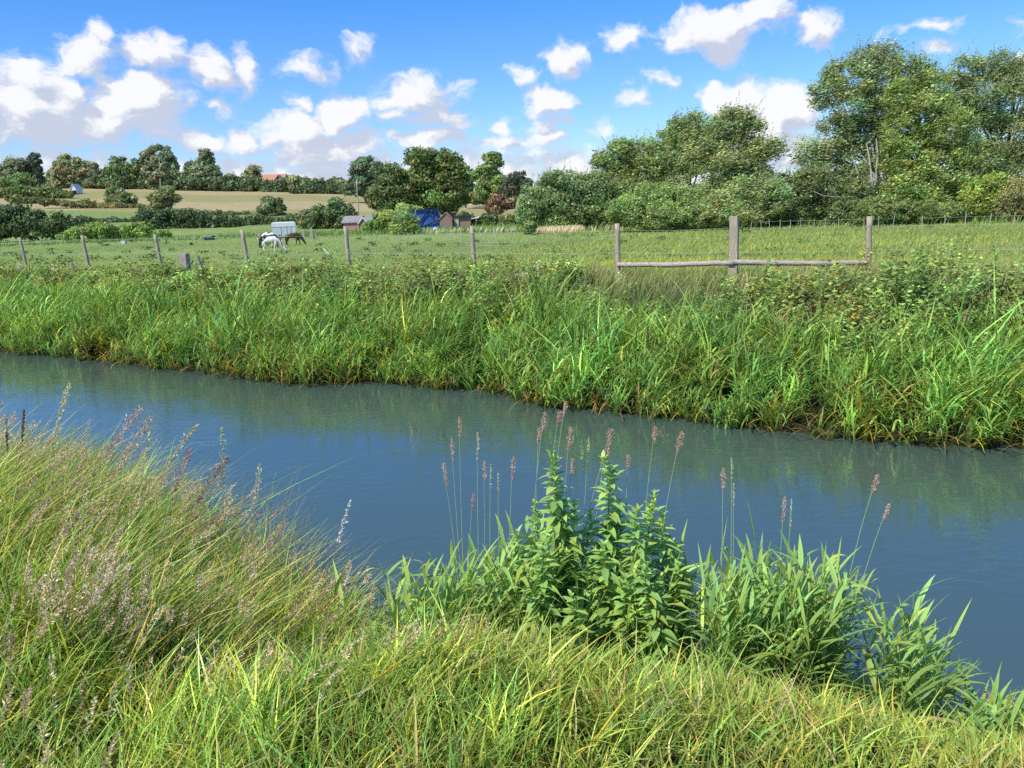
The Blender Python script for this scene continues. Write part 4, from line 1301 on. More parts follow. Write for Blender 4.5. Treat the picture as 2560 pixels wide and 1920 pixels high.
reed_clump('large pale green strap leaved clump, leftmost of the three at the near water edge', [(890, 1330), (960, 1365), (1040, 1390), (1130, 1405), (1200, 1425), (1440, 1440)], 300, (.52, 1.02), 3.75)
reed_clump('middle strap leaved clump right of the leafy stems, arching to the right', [(1530, 1400), (1600, 1430), (1690, 1450), (1780, 1455)], 190, (.55, .98), 3.5)
reed_clump('small open strap leaved clump with pointed tips, nearest the bare water on the right', [(1900, 1500), (1950, 1520), (1990, 1530)], 26, (.48, .85), 3.3)
reed_clump('low tuft of strap leaves at the right edge of the view', [(2080, 1600), (2140, 1620), (2210, 1640)], 14, (.16, .30), 2.95)
reed_clump('short strap leaved fringe left of the large pale green clump', [(700, 1330), (780, 1350), (880, 1350)], 12, (.22, .42), 4.0)

# -------- leafy opposite-leaved plants in the large clump
LEAFY = [((1192, 985), (1196, 1400), 'tallest leafy stem, at the left of the leafy group'), ((1303, 992), (1300, 1400), 'tall leafy stem standing between two others, second highest'),
         ((1415, 1068), (1400, 1410), 'leafy stem with bright pale tip at the right of the group'), ((1340, 1085), (1345, 1410), 'leafy stem just right of the second highest one'),
         ((1378, 1105), (1375, 1415), 'leafy stem hidden to its waist, left of the pale tipped one'), ((1245, 1090), (1240, 1400), 'leafy stem low between the two tallest ones'),
         ((1155, 1090), (1160, 1400), 'leafy stem just left of the tallest one, shorter'), ((1450, 1170), (1440, 1410), 'short leafy stem at the outer right edge of the group'),
         ((1305, 1180), (1310, 1420), 'short leafy stem in front, under the second highest one'), ((1395, 1220), (1390, 1425), 'lowest leafy stem in front of the pale tipped one'),
         ((1225, 1200), (1225, 1420), 'short leafy stem in front of the tallest one'), ((1352, 1250), (1350, 1430), 'stubby leafy stem lowest in the middle of the group'),
         ((1205, 1075), (1205, 1400), 'leafy stem tucked right behind the tallest one'), ((1275, 1110), (1270, 1405), 'leafy stem just left of the second highest one'), ((1118, 1150), (1120, 1400), 'leafy stem at the outer left edge of the group'),
         ((1430, 1115), (1425, 1410), 'leafy stem just right of the pale tipped one'), ((1322, 1130), (1325, 1410), 'leafy stem squeezed in right under the second highest tip'), ((1465, 1225), (1455, 1415), 'small leafy stem beside the gap to the middle strap leaved clump'),
         ((1180, 1160), (1185, 1410), 'leafy stem filling the left middle of the group, in front'), ((1270, 1215), (1270, 1420), 'leafy stem filling the centre of the group, in front'), ((1425, 1265), (1420, 1430), 'low leafy stem at the right foot of the group, in front'),
         ((1150, 1255), (1150, 1425), 'low leafy stem at the left foot of the group, in front'), ((1320, 1280), (1318, 1435), 'lowest leafy stem in the centre foot of the group'), ((1235, 1290), (1235, 1435), 'lowest leafy stem left of the centre foot of the group')]
for (tx, ty), (bx, by), lab in LEAFY:
    D = 3.72 + random.uniform(-.15, .12) - (.22 if 'front' in lab or 'lowest' in lab else 0)
    q = at(tx, ty, D)
    g = at(bx, by, D)
    g = ground_pt(q[0] + (g[0] - q[0]) * .5 + random.gauss(0, .06), D + .05 + random.gauss(0, .05))
    P = stem_curve(g, q, .04 + random.uniform(-.06, .10), 14)
    P[1:-1, 0] += np.cumsum(rng.normal(0, .004, 12))
    root = thing('leafy_plant', lab, 'leafy plant', tuple(g), 'leafy stems in the large clump')
    mb = MB()
    mb.tubes(P[None] - g, np.linspace(.005, .0022, 14)[None], np.array([[.16, .20, .08]]), 5)
    link('stem', mb.mesh('stem', True), 'herb_leaves', root)
    mb = MB()
    Ht = q[2] - g[2]
    nn = int(Ht / .036)
    for i in range(nn):
        f = .16 + .84 * (i + 1) / nn
        c = np.array([np.interp(f, np.linspace(0, 1, 14), P[:, k]) for k in range(3)]) - g
        m = 4
        az = np.array([0, PI / 2, PI, PI * 1.5]) + i * 1.05 + rng.normal(0, .25, m)
        el = np.interp(f, [0, .8, 1], [.05, .35, 1.0]) + rng.normal(0, .15, m)
        ax = np.stack([np.cos(az) * np.cos(el), np.sin(az) * np.cos(el), np.sin(el)], 1)
        L = np.interp(f, [.1, .5, .85, 1], [.075, .115, .10, .05]) * rng.uniform(.65, 1.3, m)
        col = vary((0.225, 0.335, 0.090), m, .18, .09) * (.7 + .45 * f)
        mb.curved(np.repeat(c[None], m, 0), ax, np.tile([0, 0, 1.], (m, 1)) + unit(m) * .15, L, L * .34, rng.uniform(.1, .6, m), col, 4, .3, .75)
    link('leaves', mb.mesh('leaves', True), 'herb_leaves', root)

# -------- dark leafy herb at the corner of the left bank
for lab, (cx_, cy_), n_, D_ in (('dark leafy herb at the water edge, at the tip of the left grass bank', (615, 1200), 26, 4.6), ('low dark leafy weed under the pink grass plumes on the left bank', (240, 1330), 16, 2.9)):
    q0 = at(cx_, cy_, D_)
    g0 = ground_pt(q0[0], q0[1])
    root = thing('leafy_weed', lab, 'weed', tuple(g0))
    mb, ms = MB(), MB()
    for i in range(n_):
        b = ground_pt(g0[0] + random.gauss(0, .16), g0[1] + random.gauss(0, .12))
        q = b + np.array([random.gauss(.04, .09), random.gauss(0, .08), random.uniform(.22, .52) if D_ > 4 else random.uniform(.12, .3)])
        P = stem_curve(b, q, .05, 8)
        ms.tubes(P[None] - g0, np.linspace(.0035, .0018, 8)[None], np.array([[.12, .15, .06]]), 4)
        for k in range(12):
            f = .2 + .8 * k / 11
            c = np.array([np.interp(f, np.linspace(0, 1, 8), P[:, a]) for a in range(3)]) - g0
            az = np.array([0, PI]) + k * 1.57 + rng.normal(0, .3, 2)
            ax = np.stack([np.cos(az), np.sin(az), rng.uniform(-.2, .5, 2)], 1)
            L = rng.uniform(.05, .095, 2) * (1.1 - .4 * f)
            mb.curved(np.repeat(c[None], 2, 0), ax, np.tile([0, 0, 1.], (2, 1)), L, L * .5, rng.uniform(.1, .5, 2), vary((0.085, 0.150, 0.045), 2, .2, .08), 3, .3, .7)
    link('stem', ms.mesh('stem'), 'herb_leaves', root)['kind'] = 'stuff'
    link('leaves', mb.mesh('leaves', True), 'herb_leaves', root)['kind'] = 'stuff'

# -------- flowering stems (reed canary-grass) standing above the clumps
FLOWER = [((992, 903), (1000, 1300), 'tall stem with pale topped pink head, first of the left row', 1), ((974, 945), (1000, 1300), 'dark red drooping head left of the pale topped one', 1),
          ((1031, 935), (1032, 1300), 'slim brown head on a straight stem right of the pale topped one', 0), ((957, 1003), (1005, 1310), 'small pink head leaning furthest left', 1),
          ((1046, 1000), (1046, 1300), 'short pink head close beside a pale slim spike', 1), ((1060, 1003), (1055, 1310), 'pale slim spike next to the short pink head', 0),
          ((1076, 1022), (1078, 1320), 'white slim spike, palest of the left row', 0), ((1108, 990), (1092, 1300), 'thick dark red head at the right end of the left row', 2),
          ((1176, 893), (1130, 1300), 'brown pink head leaning right at the left of the tall middle bunch', 1), ((1164, 925), (1150, 1300), 'small pale pink head low in the tall middle bunch', 1),
          ((1222, 868), (1165, 1300), 'highest flower head, leaning right against the far reeds', 1), ((1208, 890), (1155, 1300), 'brown head just under the highest flower head', 2),
          ((1232, 925), (1200, 1300), 'round pink tuft right of the highest flower head', 2), ((1236, 992), (1215, 1300), 'small pink tuft below the round pink tuft', 1),
          ((1272, 945), (1250, 1310), 'pale straw spike between the pink tufts', 0), ((1318, 930), (1255, 1300), 'round mauve head on a slanting stem above the leafy plants', 2),
          ((1310, 972), (1215, 1310), 'red head bent flat to the right above the leafy plants', 2), ((1356, 985), (1345, 1300), 'small dark pink head beside the second highest leafy stem', 1),
          ((1415, 925), (1370, 1300), 'flat topped mauve head on a slender arching stem', 2), ((1472, 933), (1395, 1300), 'mauve head arching furthest right of the middle bunch', 2),
          ((1022, 1065), (1000, 1320), 'short pink head low in the left row', 1), ((1562, 1012), (1556, 1400), 'pink head leftmost above the middle strap leaved clump', 1),
          ((1580, 990), (1578, 1400), 'thin red spike beside the leftmost pink head over the middle clump', 0), ((1584, 1045), (1584, 1400), 'pale brown spike below the thin red spike', 0),
          ((1694, 1075), (1672, 1420), 'small red head in the centre above the middle strap leaved clump', 1), ((1710, 1078), (1690, 1420), 'pale spike right beside the small red head', 0),
          ((1895, 1028), (1790, 1430), 'brown head on a long slanting stem over the open water', 2), ((1920, 1090), (1810, 1430), 'reddish head rightmost over the open water', 1)]
for (hx, hy), (bx, by), lab, kind in FLOWER:
    D = (3.8 if hx < 1500 else 3.55) + random.uniform(-.08, .12)
    q = at(hx, hy, D)
    b = at(bx, by, D)
    b = ground_pt(b[0], b[1])
    P = stem_curve(b, q, .12, 14)
    root = thing('flowering_stem', lab, 'flowering stem', tuple(b), 'pink headed grass stems above the near clumps')
    mb = MB()
    mb.tubes(P[None] - b, np.linspace(.0030, .0013, 14)[None], np.array([[.24, .33, .17]]), 5)
    link('stem', mb.mesh('stem', True), 'herb_leaves', root)
    mb = MB()
    col = [(.54, .44, .26), (.52, .31, .24), (.46, .26, .20)][kind]
    panicle(mb, P - b, [110, 190, 260][kind], [.16, .12, .11][kind] * random.uniform(.6, 1.15), [.009, .019, .030][kind] * random.uniform(.65, 1.3), col, .0095, fine=False)
    link('seed_head', mb.mesh('seed_head'), 'dry_seed_heads', root)

# -------- cream-flowered meadowsweet on the far bank
for i, (hx, hy, lab) in enumerate([(1158, 578, 'cream meadowsweet head, tallest of the pair right of the middle fence posts'), (1196, 578, 'smaller cream meadowsweet head just right of the tallest one'), (1131, 592, 'cream meadowsweet head low left of the tallest one'),
                                   (1160, 600, 'cream meadowsweet head directly below the tallest one'), (40, 576, 'cream meadowsweet head at the far left by the first fence post'), (118, 582, 'cream meadowsweet head left of the low dark stump'),
                                   (1340, 601, 'cream meadowsweet head at the foot of the post with the rail')]):
    D = [17.0, 17.2, 16.9, 16.6, 25.5, 24.6, 16.7][i]
    q = at(hx, hy, D)
    b = ground_pt(q[0] - .03, D)
    root = thing('meadowsweet', lab, 'wildflower', tuple(b), 'cream flowers on the far bank')
    mb = MB()
    P = stem_curve(b, q, .03, 8)
    mb.tubes(P[None] - b, np.linspace(.007, .004, 8)[None], np.array([[.15, .15, .06]]), 4)
    link('stem', mb.mesh('stem'), 'herb_leaves', root)
    mb = MB()
    m = 60
    Q = (q - b) + rng.normal(0, 1, (m, 3)) * np.array([.055, .045, .05])
    mb.leaves(Q, unit(m), unit(m), .04, .035, vary((.62, .56, .36), m, .15, .05))
    link('blossom', mb.mesh('blossom'), 'dry_seed_heads', root)

# ------------------------------------------------------------------ riverside fence with posts, rails and wires
def post_mesh(h, w, square, lean, seed):
    mb = MB()
    K = 9
    sides = 4 if square else 10
    t = np.linspace(0, 1, K)
    P = np.stack([lean[0] * t * h + rng.normal(0, .004, K), lean[1] * t * h + rng.normal(0, .004, K), t * (h + .35) - .35], 1)
    r = (w / 2) * (1.0 + rng.normal(0, .025, K)) * (1.42 if square else 1) * np.linspace(1.04, .97, K)
    mb.tubes(P[None], r[None], np.array([1., 1, 1]), sides)
    # rounded weathered top
    return mb.mesh('fence_post', not square)


POSTS = [(60, 583, 1.22, .10, (-.06, 0), 0), (195, 585, 1.26, .11, (-.07, 0), 0), (352, 585, 1.24, .11, (-.08, 0), 0), (540, 590, 1.31, .115, (-.07, 0), 0),
         (758, 595, 1.34, .115, (-.03, 0), 0), (1026, 600, 1.28, .115, (-.01, 0), 0), (1336, 604, 1.26, .12, (-.02, 0), 0), (1585, 607, 1.36, .165, (-.02, 0), 1), (1876, 600, 1.30, .12, (-.05, 0), 0)]
PL = ['first fence post at the far left', 'second fence post from the left', 'third fence post from the left, beside the pale stump', 'fence post left of the horses', 'fence post right of the horses, below the brick shed',
      'fence post below the brown sheds', 'fence post at the left end of the rail', 'thick square fence post between the two rails', 'fence post at the right end of the rail']
b0 = at(1336, 604, 1.0)
tops = []
posts_b = []
for (x, y, h, w, ln, sq) in POSTS:
    d = ray(x, y)
    k = (1.66 - EYE[2]) / d[2]
    p = EYE + d * k
    p[2] = float(terrain(p[0], p[1]))
    posts_b.append(p)
F0 = posts_b[6].copy()
fence = thing('post_and_wire_fence', 'weathered wooden post fence with wires and a low rail along the far bank', 'fence', tuple(F0))
for (x, y, h, w, ln, sq), p, lab in zip(POSTS, posts_b, PL):
    o = link('fence_post', post_mesh(h, w, sq, ln, 0), 'weathered_wood', fence)
    o.location = tuple(p - F0)
    o.rotation_euler = (0, 0, math.radians(28) if sq else random.uniform(0, 6))
    if not sq:
        o.rotation_euler = (0, 0, 0)
    if sq:
        o.rotation_euler = (0, 0, math.radians(18))
    o['label'] = lab
    tops.append(p + np.array([ln[0] * h, 0, h]))
for a, b, ya, yb in ((6, 7, 572, 567), (7, 8, 566, 567)):
    pa, pb_ = posts_b[a], posts_b[b]
    A = at(POSTS[a][0] + 2, ya, pa[1] - .10)
    B = at(POSTS[b][0], yb, pb_[1] - .10)
    A = A + (A - B) * .015
    mb = MB()
    t = np.linspace(0, 1, 14)[:, None]
    P = A + (B - A) * t
    P[:, 2] += rng.normal(0, .006, 14) - .02 * np.sin(t[:, 0] * PI)
    mb.tubes(P[None] - F0, (.056 + rng.normal(0, .003, 14))[None], np.array([1., 1, 1]), 9)
    o = link('rail', mb.mesh('rail', True), 'weathered_rail', fence)
    o['label'] = 'round wooden rail left of the thick post' if a == 6 else 'round wooden rail right of the thick post'
ext = posts_b[8] + (posts_b[8] - posts_b[7]) * 2.5
extl = posts_b[0] + (posts_b[0] - posts_b[1]) * 2
line = [extl] + posts_b + [ext]
for hz, r in ((1.12, .0022), (.62, .0034)):
    P = []
    for a, b in zip(line[:-1], line[1:]):
        for k in range(6):
            f = k / 6
            q = a + (b - a) * f
            q = q + np.array([-.02, -.07, hz - .03 * math.sin(f * PI)])
            P.append(q)
    P.append(line[-1] + np.array([0, 0, hz]))
    mb = MB()
    mb.tubes(np.array(P)[None] - F0, np.full((1, len(P)), r), np.array([1., 1, 1]), 5)
    link('wire', mb.mesh('wire', True), 'pale_tape', fence)

# stumps of older posts in front of the fence
for (x, y, h, w, ln, lab, sq) in [(400, 590, .62, .24, (.06, 0), 'broad pale sawn stump post leaning right, thickest of the three stumps', 1), (441, 590, .46, .12, (-.22, 0), 'thin broken stump leaning left, beside the broad pale stump', 0), (158, 592, .40, .13, (.02, 0), 'short dark stump poking out of the weeds at the left', 0)]:
    d = ray(x, y)
    k = (1.66 - EYE[2]) / d[2]
    p = EYE + d * k
    p = p * np.array([.93, .93, 1])
    p[2] = float(terrain(p[0], p[1]))
    ytop = {400: 547, 441: 552, 158: 567}[x]
    h = at(x, ytop, p[1])[2] - p[2]
    mb = MB()
    K = 7
    t = np.linspace(0, 1, K)
    P = np.stack([ln[0] * t * h, ln[1] * t * h, t * (h + .3) - .3], 1)
    mb.tubes(P[None], (w / 2 * (1.3 if sq else 1) * (1 + rng.normal(0, .05, K)))[None], np.array([1., 1, 1]), 5 if sq else 8)
    root = thing('stump_post', lab, 'stump', tuple(p), 'old stumps before the fence')
    link('stump', mb.mesh('stump'), 'weathered_rail' if sq else 'weathered_wood', root)


# ------------------------------------------------------------------ electric fences of thin stakes and tape in the meadow
def stake_fence(label, stakes, h, w, tape_h, wm='stake_wood'):
    """stakes: picture positions of the foot of each stake"""
    P = [on_ground(x, y) for x, y in stakes]
    for p in P:
        p[2] = float(terrain(p[0], p[1]))
    F = P[0].copy()
    root = thing('electric_fence', label, 'fence', tuple(F))
    for p in P:
        mb = MB()
        q = p - F
        mb.tubes(np.array([[q - np.array([0, 0, .2]), q + np.array([random.uniform(-.04, .04), 0, h * .5]), q + np.array([random.uniform(-.08, .08), 0, h * random.uniform(.9, 1.1)])]]), np.array([[w, w, w * .9]]), np.array([1., 1, 1]), 6)
        link('stake', mb.mesh('stake'), wm, root)
    for th in tape_h:
        T = []
        for a, b in zip(P[:-1], P[1:]):
            for k in range(4):
                f = k / 4
                T.append(a + (b - a) * f - F + np.array([0, -.06, th - .06 * math.sin(f * PI)]))
        T.append(P[-1] - F + np.array([0, -.06, th]))
        mb = MB()
        mb.tubes(np.array(T)[None], np.full((1, len(T)), .008), np.array([1., 1, 1]), 5)
        link('tape', mb.mesh('tape', True), 'pale_tape', root)


stake_fence('line of thin stakes with pale tape below the tallest willow', [(1623, 499), (1643, 498), (1661, 498), (1684, 497), (1707, 497), (1730, 496), (1757, 496), (1781, 496), (1811, 495), (1866, 494), (1897, 494), (1930, 493)], 1.0, .024, [.85])
stake_fence('line of taller stakes with wire at the right edge of the meadow', [(1992, 492), (2040, 491), (2084, 490), (2138, 489), (2189, 488), (2240, 487)], 1.1, .03, [.85])
stake_fence('line of short pale stakes in front of the sheds and blue tarpaulin', [(795, 522), (814, 521), (836, 520), (863, 522), (872, 521), (882, 523), (911, 523), (972, 521), (998, 520), (1040, 520), (1072, 521)], .82, .045, [.55])
stake_fence('pale taped paddock line across the middle of the meadow', [(995, 537), (1060, 539), (1145, 536), (1200, 530), (1262, 526), (1300, 520), (1330, 517)], .62, .022, [.5, .3])
stake_fence('pale taped line across the grazed field behind the left fence posts', [(0, 535), (90, 533), (180, 530), (290, 526), (400, 524), (520, 522)], .7, .03, [.6])
for px, py, hh, lab in ((656, 518, 1.1, 'left of two pale gate posts beside the trailer'), (674, 517, 1.25, 'right of two pale gate posts beside the trailer')):
    p = on_ground(px, py)
    p[2] = float(terrain(p[0], p[1]))
    u = p[1] * KPX / FPX
    mb = MB()
    mb.box((0, 0, -.2), .28, .28, hh + .3, np.array([1., 1, 1]), .3, .92)
    root = thing('gate_post', lab, 'gate post', tuple(p), 'gate posts beside the trailer')
    link('post', mb.mesh('post'), 'stake_wood', root)
# leaning white rods in the field
for (x0, y0, x1, y1, lab) in ((712, 551, 699, 537, 'slanting white rod in the grass right of the horses'), (689, 580, 683, 564, 'thin pale rod standing in the weeds below the horses')):
    p = on_ground(x0, y0)
    q = at(x1, y1, p[1])
    root = thing('white_rod', lab, 'rod', tuple(p), 'rods in the field')
    mb = MB()
    mb.tubes(np.array([[np.zeros(3), (q - p) * .5, q - p]]), np.full((1, 3), .0009 * p[1]), np.array([1., 1, 1]), 6)
    link('rod', mb.mesh('rod'), 'white_paint', root)


# ------------------------------------------------------------------ field buildings and other far things
def gable(mb_w, mb_r, c, w, d, h, rise, rz, over=.2, th=.12):
    """walls into mb_w and a pitched roof (ridge along local x) into mb_r"""
    ca, sa = math.cos(rz), math.sin(rz)

    def R(p):
        p = np.asarray(p, float)
        return np.stack([p[:, 0] * ca - p[:, 1] * sa, p[:, 0] * sa + p[:, 1] * ca, p[:, 2]], 1) + np.asarray(c)
    x, y = w / 2, d / 2
    V = R([[-x, -y, 0], [x, -y, 0], [x, y, 0], [-x, y, 0], [-x, -y, h], [x, -y, h], [x, y, h], [-x, y, h], [-x, 0, h + rise], [x, 0, h + rise]])
    mb_w.add(V, np.array([[0, 1, 5, 4], [2, 3, 7, 6], [1, 2, 6, 5], [3, 0, 4, 7]]), np.array([1., 1, 1]))
    mb_w.add(V, np.array([[4, 8, 7], [5, 6, 9]]), np.array([1., 1, 1]))
    X, Y = x + over, y + over
    k = rise / y * over
    for sgn in (-1, 1):
        P = R([[-X, sgn * Y, h - k], [X, sgn * Y, h - k], [X, 0, h + rise], [-X, 0, h + rise], [-X, sgn * Y, h - k + th], [X, sgn * Y, h - k + th], [X, 0, h + rise + th], [-X, 0, h + rise + th]])
        mb_r.add(P, np.array([[0, 1, 2, 3], [4, 5, 6, 7], [0, 1, 5, 4], [1, 2, 6, 5], [2, 3, 7, 6], [3, 0, 4, 7]]), np.array([1., 1, 1]))


W1 = np.array([1., 1, 1])


def place(px, py, D):
    p = at(px, py, D)
    p[2] = float(terrain(p[0], p[1]))
    return p, D * KPX / FPX


# brick stable
p, u = place(768, 498, 118)
root = thing('brick_shed', 'small pink brick shed with grey pitched roof and dark open bay', 'shed', tuple(p))
mw, mr = MB(), MB()
gable(mw, mr, (-.3 * u, 0, 0), 34 * u, 3.2, 20 * u, 11 * u, -.15, .25)
link('wall', mw.mesh('wall'), 'pink_brick', root)
link('roof', mr.mesh('roof'), 'grey_roofing', root)
mb = MB()
mb.box((9 * u, -1.66, .1), 14 * u, .08, 17 * u, W1, -.15)
link('doorway', mb.mesh('doorway'), 'dark_window', root)
p2, u2 = place(795, 498, 115)
root = thing('shed', 'second shed behind the bush with pale gable facing and white bargeboards', 'shed', tuple(p2))
mw, mr = MB(), MB()
gable(mw, mr, (0, 0, 0), 3.0, 17 * u2, 20 * u2, 9 * u2, PI / 2 - .2, .25)
link('wall', mw.mesh('wall'), 'pink_brick', root)
link('roof', mr.mesh('roof'), 'white_paint', root)
# blue tarpaulin covered stack
p, u = place(915, 500, 112)
root = thing('tarpaulin_shelter', 'blue tarpaulin draped over a long low shelter', 'shelter', tuple(p))
mb = MB()
nx, nz = 26, 12
xs = np.linspace(-62, 34, nx) * u
zs = np.linspace(0, 1, nz)
XX, ZZ = np.meshgrid(xs, zs, indexing='ij')
top = np.interp(XX / u, [-62, -40, -10, 34], [33, 40, 40, 40]) * u
YY = -.35 * (1 - ZZ) ** 1.5 - .10 * np.sin(XX * 1.9 + ZZ * 2) * (1 - ZZ) - .05 * np.sin(XX * 4.1) * (1 - ZZ)
V = np.stack([XX, YY, ZZ * top], -1).reshape(-1, 3)
ii, jj = np.meshgrid(np.arange(nx - 1), np.arange(nz - 1), indexing='ij')
f = np.stack([ii * nz + jj, (ii + 1) * nz + jj, (ii + 1) * nz + jj + 1, ii * nz + jj + 1], -1).reshape(-1, 4)
mb.add(V, f, W1)
V2 = V.copy().reshape(nx, nz, 3)
V3 = np.stack([V2[:, -1], V2[:, -1] + np.array([0, 3.0, -.3]), V2[:, -1] + np.array([0, 3.2, -.3 - 38 * u])], 1)
f2 = []
for i in range(nx - 1):
    for j in range(2):
        f2.append([i * 3 + j, (i + 1) * 3 + j, (i + 1) * 3 + j + 1, i * 3 + j + 1])
mb.add(V3, np.array(f2), W1)
for e in (0, nx - 1):
    a = V2[e]
    mb.add(np.array([a[0], a[-1], a[-1] + np.array([0, 3.0, -.3]), a[0] + np.array([0, 3.2, 0])]), np.array([[0, 1, 2, 3]]), W1)
link('tarpaulin', mb.mesh('tarpaulin', True), 'blue_tarpaulin', root)
mb = MB()
for pts, r in (([(10, 39), (-2, 22), (-12, 8)], .17), ([(34, 20), (16, 14), (0, 8)], .15), ([(22, 38), (18, 30), (20, 26)], .15), ([(30, 38), (28, 34), (29, 30)], .2)):
    Q = np.array([[a * u, -.52 + .25 * (b / 40), b * u] for a, b in pts])
    tt = np.linspace(0, 2, 9)
    Qi = np.stack([np.interp(tt, [0, 1, 2], Q[:, k]) for k in range(3)], 1)
    mb.tubes(Qi[None], np.full((1, 9), r * .8), W1, 6)
link('fold', mb.mesh('fold', True), 'dark_blue_tarpaulin', root)
mb = MB()
mb.box((-52 * u, -.55, 18 * u), 18 * u, .1, 15 * u, W1)
link('pale_flap', mb.mesh('pale_flap'), 'pale_blue_tarpaulin', root)
mb = MB()
mb.box((-10 * u, -.08, 40.5 * u), 90 * u, .5, .18, W1)
link('ridge_cover', mb.mesh('ridge_cover'), 'dark_blue_tarpaulin', root)
p, u = place(941, 504, 106)
root = thing('water_tank', 'small white rounded tank at the foot of the blue tarpaulin', 'tank', tuple(p))
mb = MB()
t = np.linspace(0, 1, 8)
mb.tubes(np.stack([np.zeros(8), np.zeros(8), t * 8.5 * u], 1)[None], (8 * u * np.sqrt(np.clip(1 - t ** 2.2, .02, 1)))[None], W1, 14)
link('tank', mb.mesh('tank', True), 'white_paint', root)
# brown sheds
p, u = place(966, 499, 113)
root = thing('timber_shed', 'brown timber shed with pitched roof at the right end of the tarpaulin', 'shed', tuple(p))
mw, mr = MB(), MB()
gable(mw, mr, (0, 0, 0), 3, 26 * u, 22 * u, 12 * u, PI / 2, .15)
link('wall', mw.mesh('wall'), 'brown_timber', root)
link('roof', mr.mesh('roof'), 'pink_brick', root)
p, u = place(998, 499, 114)
root = thing('timber_shed', 'long low brown shed with flat dark roof right of the pitched one', 'shed', tuple(p))
mb = MB()
mb.box((0, 0, 0), 40 * u, 3, 24 * u, W1)
link('wall', mb.mesh('wall'), 'brown_timber', root)
mb = MB()
mb.box((0, -.1, 24 * u + .003), 42 * u, 3.5, 3 * u, W1)
link('roof', mb.mesh('roof'), 'dark_metal', root)
mb = MB()
mb.box((-9 * u, -1.62, .02), 9 * u, .12, 25 * u, W1, 0.0, 1)
link('door', mb.mesh('door'), 'stake_wood', root)
p, u = place(1026, 488, 117)
root = thing('sheet_panel', 'slanted white roof sheet at the end of the long low shed', 'sheet', tuple(p))
mb = MB()
a = np.array([[-10 * u, 0, 18 * u], [9 * u, 0, 20 * u], [9 * u, 2, 22 * u], [-10 * u, 2, 20 * u]])
a2 = a - np.array([0, 0, .12])
mb.add(np.concatenate([a, a2]), np.array([[0, 1, 2, 3], [7, 6, 5, 4], [0, 4, 5, 1], [1, 5, 6, 2], [2, 6, 7, 3], [3, 7, 4, 0]]), W1)
for sx in (-8, 7):
    mb.box((sx * u, 1, -.2), .12, .12, 20 * u, W1)
link('sheet', mb.mesh('sheet'), 'white_paint', root)
# horse trailer
p, u = place(615, 513, 104)
root = thing('horse_trailer', 'pale grey boxy horse trailer with white roof parked by the hedge', 'trailer', tuple(p), None, .28)
mb = MB()
w, h = 47 * u, 33 * u
mb.box((0, 0, .12), w, 2.0, h - .12 - .62, W1, 0)
link('body', mb.mesh('body'), 'grey_panel', root)
mb = MB()
mb.box((0, 0, h - .618), w + .08, 2.08, .50, W1)
mb.box((0, 0, h - .117), w - .1, 1.9, .10, W1, 0, .97)
link('roof', mb.mesh('roof'), 'white_paint', root)
mb = MB()
for fx in (-.13, .12, .30):
    mb.box((fx * w, -1.0, .25), .05, .05, h - .88, W1)
link('seam', mb.mesh('seam'), 'seam_grey', root)
for sx in (-.6, .6):
    mb = MB()
    mb.tubes(np.array([[[sx, -1.06, .20], [sx, -.9, .20]]]), np.array([[.26, .26]]), W1, 16)
    link('wheel', mb.mesh('wheel', True), 'dark_metal', root)
# white cottage on the ridge
p, u = place(166, 415, 270)
root = thing('cottage', 'white cottage gable among the dark ridge trees', 'house', tuple(p))
mw, mr = MB(), MB()
gable(mw, mr, (0, 0, 0), 4, 11 * u, 10 * u, 9 * u, PI / 2, .2, .2)
mw.box((-8 * u, 0, 0), 3 * u, 2.5, 9 * u, W1)
link('wall', mw.mesh('wall'), 'white_paint', root)
link('roof', mr.mesh('roof'), 'white_paint', root)
mb = MB()
mb.box((1 * u, -2.6, 0), 13 * u, .1, 7 * u, W1)
link('lean_to', mb.mesh('lean_to'), 'dark_window', root)
# orange-roofed house
p, u = place(597, 414, 310)
root = thing('house', 'house with long orange tiled roof and dormer showing over the ridge hedge', 'house', tuple(p))
mw, mr = MB(), MB()
gable(mw, mr, (-2 * u, 0, 0), 50 * u, 9, 22 * u, 12 * u, 0, .4, .3)
link('wall', mw.mesh('wall'), 'white_paint', root)
rf = link('roof', mr.mesh('roof'), 'orange_tiles', root)
mw, mr = MB(), MB()
gable(mw, mr, (16 * u, -4.6, 0), 2.6, 16 * u, 22 * u, 9 * u, PI / 2, .3, .3)
link('gable', mw.mesh('gable'), 'orange_tiles', root)
link('gable_roof', mr.mesh('gable_roof'), 'pink_brick', root)
mb = MB()
mb.box((16 * u, -5.95, 21 * u), 6 * u, .1, 6 * u, W1)
link('window', mb.mesh('window'), 'dark_window', root)
# telegraph poles
for px, ytop, yb, D, r, lab in ((772, 388, 474, 150, .13, 'tall pale telegraph pole left of the oak'), (112, 372, 411, 265, .18, 'thin telegraph pole on the ridge left of the white cottage')):
    p, u = place(px + (3 if D < 200 else 1), yb, D)
    q = at(px - 2, ytop, D)
    root = thing('telegraph_pole', lab, 'pole', tuple(p))
    mb = MB()
    P = np.stack([np.linspace(0, 1, 6)] * 3, 1) * (q - p)
    P[0, 2] -= .4
    mb.tubes(P[None], np.linspace(r, r * .75, 6)[None], W1, 8)
    link('pole', mb.mesh('pole', True), 'stake_wood', root)
    mb = MB()
    mb.box((q - p) + np.array([0, 0, -.6]), 1.3, .1, .12, W1)
    link('crossarm', mb.mesh('crossarm'), 'stake_wood', root)
